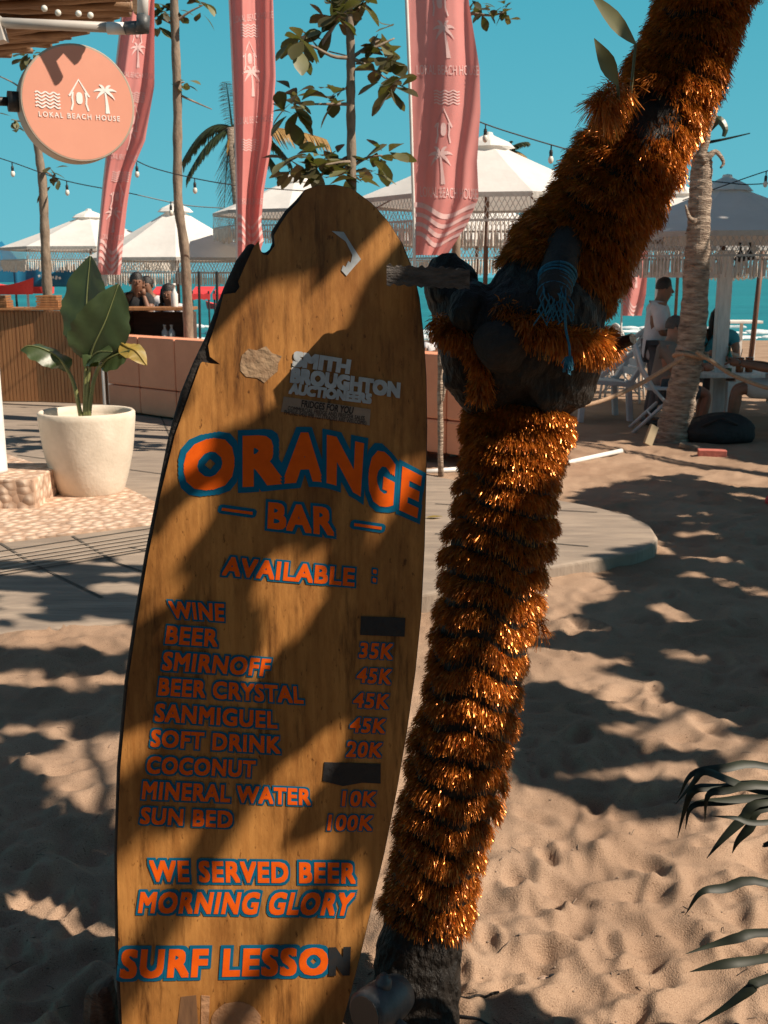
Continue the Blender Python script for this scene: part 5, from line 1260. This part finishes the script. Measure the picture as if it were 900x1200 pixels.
# ------------------------------------------------------------------ slim almond trees, distant palms
def rosette(mb, c, n, L, seed, facing=None, mi_=(0,1)):
    r2 = random.Random(seed)
    for k in range(n):
        a = r2.uniform(0, 6.283); el = r2.uniform(-.9, .75); d = Vector((math.cos(a)*math.cos(el), math.sin(a)*math.cos(el), math.sin(el)))
        l = L*r2.uniform(.7, 1.15); base = Vector(c)+d*l*.12+Vector((r2.uniform(-1,1), r2.uniform(-1,1), r2.uniform(-1,1)))*L*.25
        leaf_blade(mb, base, base+d*l, (r2.uniform(-.5,.5), r2.uniform(-.5,.5), 1), l*.6, 6, .18, r2.uniform(.0,.35), 0 if r2.random() < .68 else 1, [.08,.35,.62,.88,1.0,.8,.15])
def almond_tree(label, trunk, Y, r0, r1, twigs, clusters, Lpx, group='slim almond trees'):
    q = spx([(x, y, Y) for x, y in trunk], 40); g0 = q[0]; o = thing('almond_tree', label, 'tree', (g0.x, Y, 0), group)
    b = MB(); base = Vector((g0.x, Y, -.15)); pts = ([base, (base+g0)/2] if g0.z > .2 else [])+q
    b.tube(pts, [px_m(Y)*(r0+(r1-r0)*i/(len(pts)-1))*(1+.07*math.sin(i*1.7)+.05*random.random()) for i in range(len(pts))], 14); b.build('trunk', m_thin, o, smooth=True)
    b = MB()
    for tw in twigs: z_ = spx([(x, y, Y+d) for x, y, d in tw], 12); b.tube(z_, list(np.linspace(.016,.006,12)), 6)
    if b.V: b.build('twigs', m_thin, o, smooth=True)
    b = MB()
    for k, (x, y, d, n) in enumerate(clusters): rosette(b, P(x, y, Y+d), n, Lpx*px_m(Y), k+int(Y*10))
    b.build('crown', [m_almond, m_almond2], o, smooth=True)
almond_tree('slim tree with big dark leaf clusters right behind the surfboard nose', [(411,300),(412,200),(411,120),(411,60),(409,10),(408,-60)], 8.6, 5.5, 4,
    [[(411,68,0),(390,66,-.1),(368,55,-.2),(352,50,-.2)], [(412,68,0),(430,55,.1),(448,45,.2)], [(412,68,0),(432,78,0),(452,92,0)], [(412,122,0),(390,122,-.1),(352,122,-.2)], [(412,190,0),(400,190,-.1),(365,196,-.2)], [(410,20,0),(395,10,-.1)], [(410,20,0),(425,5,.1)], [(430,60,0),(462,45,.1)], [(412,195,0),(430,185,.1),(448,182,.1)]],
    [(352,48,-.2,9),(343,52,-.1,5),(352,40,0,5),(395,12,-.1,12),(402,-5,0,9),(425,2,.1,10),(388,25,0,7),(345,120,-.2,9),(340,135,-.2,8),(393,115,-.1,9),(345,108,0,4),(362,185,-.2,8),(372,200,-.2,9),(350,198,-.2,7),(390,205,0,10),(400,185,.2,5),(410,205,-.2,9),(375,180,0,6),(430,190,.1,8),(448,182,.1,7),(440,195,0,5),(455,62,.1,8),(440,35,.1,5),(448,88,0,6),(462,98,0,7),(458,72,0,6),(335,190,-.2,4),(448,102,0,6)], 27)
almond_tree('slim bare tree trunk at the left between the two left pink flags', [(221,392),(219,340),(216,290),(209,240),(208,180),(208,120),(206,60),(204,0),(204,-60)], 11.8, 5.6, 4.2,
    [[(206,30,0),(190,22,0),(182,18,0)], [(206,25,0),(222,14,0),(238,6,0)], [(208,98,0),(216,96,0)], [(208,110,0),(225,118,0),(248,128,.2)]],
    [(190,18,0,8),(184,30,0,6),(196,10,0,7),(205,12,.1,6),(232,4,0,6),(240,10,0,4),(216,98,0,4),(200,95,0,2)], 17)
almond_tree('slim leaning tree trunk at the far left behind the round sign', [(56,350),(54,310),(52,260),(50,215),(46,185),(42,150),(38,110),(36,70)], 13.9, 5.5, 3.5,
    [[(50,200,0),(60,205,0),(68,214,0)], [(40,140,0),(24,142,0),(14,140,0)], [(38,120,0),(20,100,0),(-10,85,0)], [(36,75,0),(30,65,0)]],
    [(60,198,0,4),(70,212,0,3),(57,215,0,2),(16,140,0,5),(36,66,0,7),(28,64,0,4),(44,72,0,3),(14,152,0,2)], 15)
almond_tree('leafy tree whose twigs show right of the nearest pink flag, trunk hidden by it', [(535,330),(534,250),(533,150),(533,60),(533,-50)], 9.4, 5, 4,
    [[(533,20,0),(552,16,-.1),(575,18,-.15),(592,14,-.2)], [(533,-10,0),(556,-2,-.1)]], [(566,14,-.15,5),(592,10,-.2,6),(596,20,-.2,4),(556,-4,-.1,7),(575,22,-.15,3),(560,8,0,5)], 15)
def far_palm(label, px, py, Y, fr, scale, dry=()):
    c = P(px, py, Y); o = thing('coconut_palm', label, 'palm', (c.x, Y, 0), 'distant palms')
    b = MB(); b.tube([Vector((c.x+.3, Y, -.3)), Vector((c.x+.15, Y, c.z*.5)), c], [.17,.13,.11], 12); b.build('trunk', m_palmbark, o, smooth=True)
    for k, (dx, dy, droop, ydir) in enumerate(fr):
        m = px_m(Y)*scale; tip = Vector((dx*m, ydir*abs(dx)*m*.3, -dy*m)); n = 26; q = []
        for i in range(n):
            f = i/(n-1); q.append(c+tip*f+Vector((0,0,-droop*m*f*f+droop*m*f*.15)))
        b = MB(); b.tube(q, list(np.linspace(.022,.005,n)), 5); L = sum((q[i+1]-q[i]).length for i in range(n-1))
        for i in range(2, n):
            t_ = (q[min(i+1, n-1)]-q[i-1]).normalized(); s0 = t_.cross(Vector((0,0,1)))
            if s0.length < .2: s0 = Vector((1,0,0))
            s0.normalize()
            for sd_ in (-1, 1):
                for e in range(2):
                    l = L*.26*(1-.6*abs(i/n-.45))*random.uniform(.8,1.1); p0 = q[i]+t_*e*L/n*.5; d = (s0*sd_*.75+t_*.55+Vector((0,0,-.45-random.uniform(0,.4)))).normalized()
                    ribbon(b, [p0, p0+d*l*.5, p0+d*l-Vector((0,0,l*.15))], [.018,.022,.003], (0,0,1), .1)
        b.build('frond', m_palmdry if k in dry else m_palm, o)
far_palm('distant coconut palm with hanging golden dry fronds between two pink flags', 272, 150, 21, [(-55,-20,60,.5),(-48,15,40,-.5),(-5,-55,10,.2),(-12,40,60,.4),(2,40,70,-.4),(6,60,30,.2),(60,-10,50,.5),(100,-5,20,-.3),(60,20,50,.4),(30,-40,30,.8)], 1.0, (3,4,5,7))
far_palm('distant palm tuft peeping above the umbrella behind the nearest flag', 588, 182, 23, [(28,-26,14,.3),(24,-8,12,-.4),(-14,-18,10,.4),(10,-22,8,.8),(26,-16,20,.2)], 1.0, (1,4))

# ------------------------------------------------------------------ tents, banners and boats by the water at the left
tn = thing('market_tent', 'blue tarpaulin tent with pitched roof at the far left', 'tent', P(-10, 345, 24))
def roof(mb, pts): 
    mb.add(pts, [(0,1,2,3)])
b = MB(); r0 = [P(-60,318,24), P(30,316,24)]; pk = P(2,283,25.2); bk = [P(-60,316,26.5), P(30,314,26.5)]
b.add([r0[0], r0[1], bk[1], bk[0], pk], [(0,1,4),(1,2,4),(2,3,4),(3,0,4)]); b.build('tent_roof', m_blue, tn, solid=.01)
b = MB(); b.box(((r0[0].x+r0[1].x)/2, 24, r0[1].z-.14), (r0[1].x-r0[0].x, .02, .26)); b.build('tent_valance', m_blue, tn)
for x in (r0[0].x, r0[1].x):
    b = MB(); b.tube([(x, 24.02, -.4), (x, 24.02, r0[1].z)], .03, 8); b.build('tent_pole', m_white, tn)
bn = thing('blue_banner', 'blue cloth banner with faded white marks behind the far left umbrella', 'banner', P(50, 345, 23))
b = MB(); a, c = P(16,312,23), P(88,336,23); b.grid(lambda u, v: Vector((a.x+(c.x-a.x)*u, 23+.05*math.sin(u*11), a.z+(c.z-a.z)*v-.10*math.sin(u*3.1)*(1-v)*.3)), 20, 6); b.build('cloth', m_blue, bn, smooth=True, solid=.006)
b = MB()
for k in range(7):
    x = 46+k*4.0; q = P(x, 323.5+.4*k, 22.9); b.box(q, (.045,.006,.05+.03*(k % 2)), Matrix.Rotation(.3*(k % 3-1), 3, 'Y'))
b.build('white_marks', m_white, bn)
for x in (a.x, c.x):
    b = MB(); b.tube([(x, 23.03, -.4), (x, 23.03, a.z+.05)], .025, 8); b.build('banner_pole', m_black, bn)
def boat(label, px, py, Y, L, H, W, mat, group):
    c = P(px, py, Y); o = thing('boat', label, 'boat', c, group); b = MB(); n = 18; V = []
    for i in range(n+1):
        f = i/n*2-1; w = W/2*(1-abs(f)**2.6)+.02; sheer = H*(.55+.45*f*f)
        V += [(c.x+f*L/2, c.y-w, c.z+sheer), (c.x+f*L/2*.93, c.y-w*.65, c.z), (c.x+f*L/2*.93, c.y+w*.65, c.z), (c.x+f*L/2, c.y+w, c.z+sheer), (c.x+f*L/2*.97, c.y+w*.86, c.z+sheer*.9), (c.x+f*L/2*.92, c.y, c.z+sheer*.35), (c.x+f*L/2*.97, c.y-w*.86, c.z+sheer*.9)]
    F = [(i*7+k, i*7+(k+1) % 7, i*7+7+(k+1) % 7, i*7+7+k) for i in range(n) for k in range(7)]+[tuple(range(7)), tuple(range(n*7, n*7+7))]
    b.add(V, F); b.build('hull', mat, o, smooth=False)
    for f in (-.4, .1, .5):
        b = MB(); b.box((c.x+f*L/2, c.y, c.z+H*.5), (.16, W*.75, .03)); b.build('thwart', mat, o)
    return o
boat('big red boat pulled up at the left edge below the blue tent', 8, 345, 22.5, 1.15, .34, .6, m_red, 'red boats by the water')
boat('smaller red boat behind the thin leaning tree', 47, 344, 24, .65, .32, .5, m_red, 'red boats by the water')
boat('red boat on the water left of the surfboard edge', 262, 362, 46, 1.5, .34, .8, m_red, 'red boats by the water')
def red_awning(px0, px1, py, Y, lbl):
    a, c = P(px0, py, Y), P(px1, py, Y); o = thing('red_awning', lbl, 'awning', ((a.x+c.x)/2, Y, -.4), 'red awnings along the shore')
    b = MB(); b.grid(lambda u, v: Vector((a.x+(c.x-a.x)*u, Y+1.0*v, a.z+.12-.22*(1-v)-.08*math.sin(u*3.14)*0)), 6, 4); b.grid(lambda u, v: Vector((a.x+(c.x-a.x)*u, Y-.01, a.z-.10-.16*v+.02*math.sin(u*25))), 12, 2); b.build('canopy', m_red, o, solid=.02)
    for x in (a.x+.05, c.x-.05):
        b = MB(); b.tube([(x, Y+.03, -.5), (x, Y+.03, a.z)], .03, 8); b.build('pole', m_black, o)
red_awning(176, 197, 341, 34, 'red beach awning behind the heads at the bar counter')
red_awning(223, 246, 341, 34, 'red beach awning right of the thin bare tree trunk')
red_awning(249, 268, 341, 34, 'red beach awning closest to the broken left edge of the surfboard')
for px, lbl in ((233,'thin black pole in front of the sea, nearer the bare tree trunk'), (254,'thin black pole in front of the sea, nearer the surfboard edge')):
    g = P(px, 384, 16); b = MB(); b.tube([(g.x, 16, 0), P(px, 318, 16)], .02, 8); tag(b.build('pole', m_black, loc=(g.x, 16, 0)), lbl, 'pole')
for px, py, Y, lbl in ((503,399,30,'distant person in pale shirt on the beach, in the gap right of the surfboard'),):
    c = P(px, py, Y); JJ = sit(.2, 0); person(lbl, (c.x, Y, c.z-.75), R(-60), JJ, m_skin, m_hair, (m_shirtw, .6), m_trouser, .9)
# leaf on the path and sand litter
g = G(508, 608, ZP); b = MB(); leaf_blade(b, g+Vector((-.05,0,.008)), g+Vector((.06,.01,.008)), (0,0,1), .05, droop=-.05); tag(b.build('fallen_leaf', m_leafyel, loc=g), 'yellow fallen leaf on the concrete path right of the surfboard', 'leaf')
for px, py, r, lbl in ((638,1136,.013,'small pale flat stone on the sand right of the tree foot'), (649,1138,.009,'small dark stone touching the pale flat stone'), (606,905,.006,'tiny white shell on the sand right of the trunk')):
    g = onsand(px, py); lump('stone', (g.x, g.y, g.z+r*.5), (r*1.3, r, r*.7), m_black if 'dark' in lbl else m_white if 'shell' in lbl else m_pebble, lbl, 'stone', px, 14, 10)
b = MB()
for k in range(1000):
    y = 1.7+6*rng.random()**1.6; x = rng.uniform(-.5,.55)*y
    if y > 4.2 and x < 1.5: continue
    z = sand1(x, y)+.002
    if rng.random() < .45:
        a = rng.uniform(0, 6.28); l = rng.uniform(.01,.04); d = Vector((math.cos(a), math.sin(a), .05))*l; b.tube([Vector((x,y,z)), Vector((x,y,z+.002))+d*.5, Vector((x,y,z))+d], .0011, 5)
    else: r = rng.uniform(.0012,.0042); b.ball((x, y, z), (r, r*.8, r*.5), 7, 5)
tag(b.build('sand_litter', M('litter', (.10,.065,.045), .9, (.32,.24,.18), 3)), 'twigs and crumbs scattered on the sand', 'litter', kind='stuff')
for px0, py0, px1, py1, lbl in ((535,1172,585,1165,'thin dark root in the sand right of the tree foot'), (533,1190,600,1197,'black cable end half buried at the bottom of the sand')):
    b = MB(); q = []
    for f in np.linspace(0, 1, 10):
        g = G(px0+(px1-px0)*f, py0+(py1-py0)*f+3*math.sin(f*5)); q.append(Vector((g.x, g.y, sand1(g.x, g.y)+.003)))
    b.tube(q, .0028, 6); tag(b.build('root' if 'root' in lbl else 'cable', m_bark if 'root' in lbl else m_black, loc=q[0]), lbl, 'root' if 'root' in lbl else 'cable')

# ------------------------------------------------------------------ trees outside the picture that throw the dappled shade
class Canopy:
    def __init__(s): s.V = []; s.F = []; s.C = []
    def leaf(s, p, r):
        n = (SUN+Vector((random.gauss(0,.35), random.gauss(0,.35), random.gauss(0,.35)))).normalized(); a = n.orthogonal().normalized(); th = random.uniform(0, 6.28)
        u = a*math.cos(th)+n.cross(a)*math.sin(th); w = n.cross(u); o = len(s.V)
        s.V += [p-u*r*1.25, p-u*r*.3+w*r*.62, p+u*r*.6+w*r*.6, p+u*r*1.25, p+u*r*.6-w*r*.6, p-u*r*.3-w*r*.62]; s.F.append(tuple(range(o, o+6))); s.C.append(p)
    def cast(s, target, t, r):
        p = Vector(target)+SUN*t
        if in_frame(p, 60) or in_frame(p+Vector((0,0,-r)), 30): return
        if blocks_light(p): return
        k0 = len(s.V); s.leaf(p, r)
        if any(blocks_light(v) for v in s.V[k0:]): del s.V[k0:]; s.F.pop(); s.C.pop()
tA3 = np.array([list(v) for v in tc]); sA = np.array(list(SUN))
def blocks_light(p):
    """would a leaf here take the sun from a patch of board or trunk that the photograph shows sunlit?"""
    t = (p-B0).dot(BN)/SUN.dot(BN)
    if t > .2:
        x, y, d = proj(*(p-SUN*t))
        if inpoly(x, y, outline) and near_any(x, y, LIT_BOARD, 4): return True
    d = np.array(list(p))-tA3; al = d @ sA; dist = np.linalg.norm(d-al[:, None]*sA, axis=1)
    i = int(np.argmin(dist-trA))
    if dist[i] < trA[i]+.03 and al[i] > .2:
        h = tc[i]+SUN*trA[i]; x, y, _ = proj(*h)
        if near_any(x, y, LIT_TRUNK, 4): return True
    return False
near_c, right_c, high_c = Canopy(), Canopy(), Canopy()
LIT_BOARD = [[(222,510),(240,440),(268,380),(300,345),(352,330),(340,360),(300,400),(270,445),(300,455),(345,425),(350,450),(300,480),(240,505),(205,560),(196,560)],
    [(424,300),(434,272),(452,270),(456,300),(446,320),(430,322)],
    [(340,400),(352,374),(372,366),(384,330),(404,336),(408,365),(392,395),(376,412),(362,395),(350,410)],
    [(424,432),(440,400),(466,385),(470,405),(450,428),(434,440)],
    [(490,400),(500,385),(501,410),(494,416)],
    [(454,600),(462,560),(486,520),(492,530),(494,585),(486,605),(470,625),(448,645),(432,640)],
    [(180,650),(212,600),(246,575),(240,610),(205,650),(178,680)],
    [(300,690),(318,650),(334,640),(345,670),(362,655),(372,700),(350,745),(330,735),(322,700)],
    [(176,700),(205,690),(212,720),(176,735)],
    [(296,772),(322,762),(322,790),(296,792)],
    [(146,860),(165,850),(180,880),(150,940)],
    [(320,915),(350,900),(372,870),(400,850),(398,875),(380,905),(340,950),(300,1000),(280,1040),(330,1020),(362,990),(382,985),(410,1000),(420,1015),(412,1050),(398,1090),(385,1140),(376,1180),(366,1230),(140,1230),(136,1100),(138,1000),(165,985),(210,990),(250,960),(290,930)],
    [(166,775),(178,765),(175,800),(160,820)]]
LIT_TRUNK = [[(548,492),(662,488),(655,520),(640,560),(600,600),(560,590),(545,560)], [(440,905),(606,895),(600,1200),(400,1210),(430,1050)], [(584,735),(632,735),(620,900),(582,905)],
             [(722,160),(790,150),(800,190),(770,240),(752,285),(722,250),(716,200)], [(786,-20),(812,-20),(806,26),(784,20)], [(655,395),(712,395),(712,430),(660,420)], [(520,610),(600,605),(600,625),(520,628)]]
def near_any(x, y, polys, m):
    return any(inpoly(x+dx, y+dy, q) for q in polys for dx, dy in ((0,0),(m,0),(-m,0),(0,m),(0,-m)))
n_ok = 0
for _ in range(5200):
    x, y = random.uniform(125, 512), random.uniform(200, 1250)
    if mnoise.noise(Vector((x*.016, y*.016, 4))) > .55: continue
    if not inpoly(x, y, outline) or near_any(x, y, LIT_BOARD, 6): continue
    near_c.cast(B(x, y), random.uniform(2.0, 2.7), random.uniform(.022,.05)); n_ok += 1
for _ in range(3400):
    i = random.randrange(0, 118); a = random.uniform(-1.5, 1.5); sdir = Vector((SUN.x, SUN.y, 0)).normalized(); dirv = Matrix.Rotation(a, 3, 'Z') @ sdir
    p = tc[i]+dirv*tr[i]*1.15; x, y, d = proj(*p)
    if near_any(x, y, LIT_TRUNK, 12): continue
    near_c.cast(p, random.uniform(2.6, 3.4), random.uniform(.03,.06))
for _ in range(2600):                                    # the shaggy upper trunk
    i = random.randrange(58, 122); a = random.uniform(-2.2, 2.2)
    p = tc[i]+(Matrix.Rotation(a, 3, 'Z') @ sdir)*tr[i]*random.uniform(.7, 1.7); x, y, d = proj(*p)
    if near_any(x, y, LIT_TRUNK, 10): continue
    near_c.cast(p, random.uniform(2.4, 3.4), random.uniform(.03,.06))
for _ in range(1300):                                    # the fork and its stubs
    p = P(random.uniform(495, 730), random.uniform(290, 475), random.uniform(2.05, 2.32)); x, y, d = proj(*p)
    if near_any(x, y, LIT_TRUNK, 10): continue
    near_c.cast(p, random.uniform(2.2, 3.2), random.uniform(.03,.05))
SH_RIGHT = [[(690,574),(730,566),(800,556),(850,572),(960,570),(1100,600),(1100,880),(900,868),(850,842),(795,824),(760,800),(700,790),(770,770),(740,762),(640,768),(630,745),(700,742),(690,715),(740,700),(692,668),(745,655),(775,640),(700,605),(745,598),(672,590)]]
SH_BAND = [[(590,808),(640,805),(700,818),(690,830),(760,842),(700,862),(760,880),(842,888),(870,905),(800,925),(820,950),(760,957),(700,940),(660,920),(600,915),(585,880),(590,840)]]
SH_LEFT = [[(-120,664),(20,668),(100,662),(190,672),(190,735),(120,738),(0,742),(-120,750)], [(-120,780),(30,768),(160,772),(160,792),(60,792),(-120,800)], [(-120,815),(150,806),(150,850),(100,862),(20,880),(-120,890)],
           [(-120,910),(20,915),(50,955),(10,975),(-120,985)], [(-150,1130),(-10,1135),(40,1165),(80,1230),(-150,1250)]]
SH_GAZ = [[(640,470),(780,470),(790,512),(660,520),(640,515)], [(815,470),(1000,470),(1000,556),(880,545),(815,530)]]
def shade_ground(polys, canopy, n, t0, t1, r0, r1, z=0.0, hole=None, seed=3, st=(3.2,3.2)):
    xs = [p[0] for q in polys for p in q]; ys_ = [p[1] for q in polys for p in q]
    A = [G(x, y, z) for x, y in ((min(xs), min(ys_)), (max(xs), min(ys_)), (min(xs), max(ys_)), (max(xs), max(ys_)))]
    X0, X1 = min(a.x for a in A), max(a.x for a in A); Y0, Y1 = min(a.y for a in A), max(a.y for a in A); k = 0; tries = 0
    while k < n and tries < n*40:
        tries += 1; x, y = random.uniform(X0, X1), random.uniform(Y0, Y1); a, b_, d = proj(x, y, z)
        if d < .1 or not any(inpoly(a, b_, q) for q in polys): continue
        if hole is not None and mnoise.noise(Vector((x*st[0], y*st[1], seed))) > hole: continue
        canopy.cast((x, y, z), random.uniform(t0, t1), random.uniform(r0, r1)); k += 1
shade_ground(SH_RIGHT, right_c, 2300, 4.6, 6.0, .05, .11, 0, .30)
shade_ground(SH_BAND, right_c, 900, 4.4, 5.4, .03, .065, 0, .06, 5, (2.6,6.5))
shade_ground(SH_LEFT, high_c, 1300, 4.8, 6.0, .035, .075, .04, .08, 3, (2.6,6.0))
k = 0
while k < 1300:                                          # leaves added to shade ground by the viewer, cutting bounce onto the board
    x, y = random.uniform(-2.2, 2.4), random.uniform(-2.4, .9)
    if mnoise.noise(Vector((x*2, y*2, 9))) < .45: high_c.cast((x, y, 0), random.uniform(4.6, 6.0), random.uniform(.08,.13))
    k += 1
shade_ground(SH_GAZ, right_c, 1000, 5.0, 6.6, .09, .15, 0, .42)
# shade on the seated group and the umbrella over the gazebo
for _ in range(1500):
    x, y, z = random.uniform(3.1, 5.6), random.uniform(9.6, 12.0), random.uniform(.2, 2.0)
    p = Vector((x, y, z))
    if mnoise.noise(p*1.9) < .02: right_c.cast(p, random.uniform(5.0, 7.0), random.uniform(.09,.15))
for _ in range(1900):
    a = random.uniform(0, 6.283); rr = 1.62*math.sqrt(random.random()); ap = P(852, 214, 12.0)
    p = Vector((ap.x+rr*math.cos(a), 12.0+rr*math.sin(a), 2.9-rr*.42))
    if mnoise.noise(p*3.0+Vector((5,0,0))) < .33: right_c.cast(p, random.uniform(4.6, 6.6), random.uniform(.08,.14))
def shade_tree(label, can, base, name='shade_tree'):
    C_ = np.array([list(c) for c in can.C]); cen = Vector(C_.mean(0)); base = Vector(base); o = thing(name, label, 'tree', base)
    b = MB(); fork = base+Vector((0,0,max(1.9, cen.z*.55))); fork.x += (cen.x-base.x)*.2; fork.y += (cen.y-base.y)*.2
    b.tube([Vector(q) for q in spline([list(base-Vector((0,0,.2))), list(base+(fork-base)*.5+Vector((.06,-.05,0))), list(fork)], 16)], list(np.linspace(.17,.12,16)), 14); b.build('trunk', m_bark, o, smooth=True)
    b = MB(); idx = rng.choice(len(C_), min(16, len(C_)), replace=False)
    for i in idx:
        e = Vector(C_[i]); m_ = (fork+e)/2+Vector((0,0,.25))
        if in_frame(m_, 50): continue
        q = [Vector(v) for v in spline([list(fork), list(m_), list(e)], 12)]
        if any(in_frame(v, 20) or blocks_light(v) for v in q): continue
        b.tube(q, list(np.linspace(.06,.010,12)), 7)
    if b.V: b.build('limbs', m_bark, o, smooth=True)
    cr = MB(); cr.add(can.V, can.F); cr.build('crown', m_almond, o)
# unseen hut added behind the viewer to cut sky light on the board
hut = thing('light_blocker_hut', 'unseen dark timber hut added behind the viewer to dim the sky light on the menu board', 'hut', (0, -3.2, 0))
b = MB(); slat_box(b, (4.2,-3.0,0), (-5.5,-3.0,0), 0, 1.15, -.12, .12); b.build('counter_front', m_darkwood, hut)
b = MB(); b.box((-.65,-5.6,1.4), (9.7,.12,2.8)); b.box((4.15,-4.4,1.4), (.12,2.4,2.8)); b.box((-5.45,-4.4,1.4), (.12,2.4,2.8)); b.build('wall', m_darkwood, hut)
b = MB(); b.box((-.65,-3.05,1.19), (9.9,.6,.07), None, 0, .01); b.build('counter_top', m_wood, hut)
b = MB(); b.grid(lambda u, v: Vector((-6+10.7*u, -2.6-1.9*v, 2.45+1.15*v+.02*math.sin(u*60))), 40, 4); b.grid(lambda u, v: Vector((-6+10.7*u, -6.3+1.8*v, 2.45+1.15*v)), 40, 4); b.build('roof', m_bamboo, hut, solid=.14)
for x in (-5.2, -.6, 4.0):
    b = MB(); b.tube([(x,-3.15,0), (x,-3.15,2.6)], .07, 10); b.build('post', m_bark, hut)
shade_tree('broad-leaved tree just right of the camera shading the menu board', near_c, (3.0, -.6, 0))
shade_tree('broad-leaved tree to the right of the gazebo', right_c, (7.4, 5.0, 0))
shade_tree('tall broad-leaved tree above the path and left sand', high_c, (3.4, -2.6, 0))
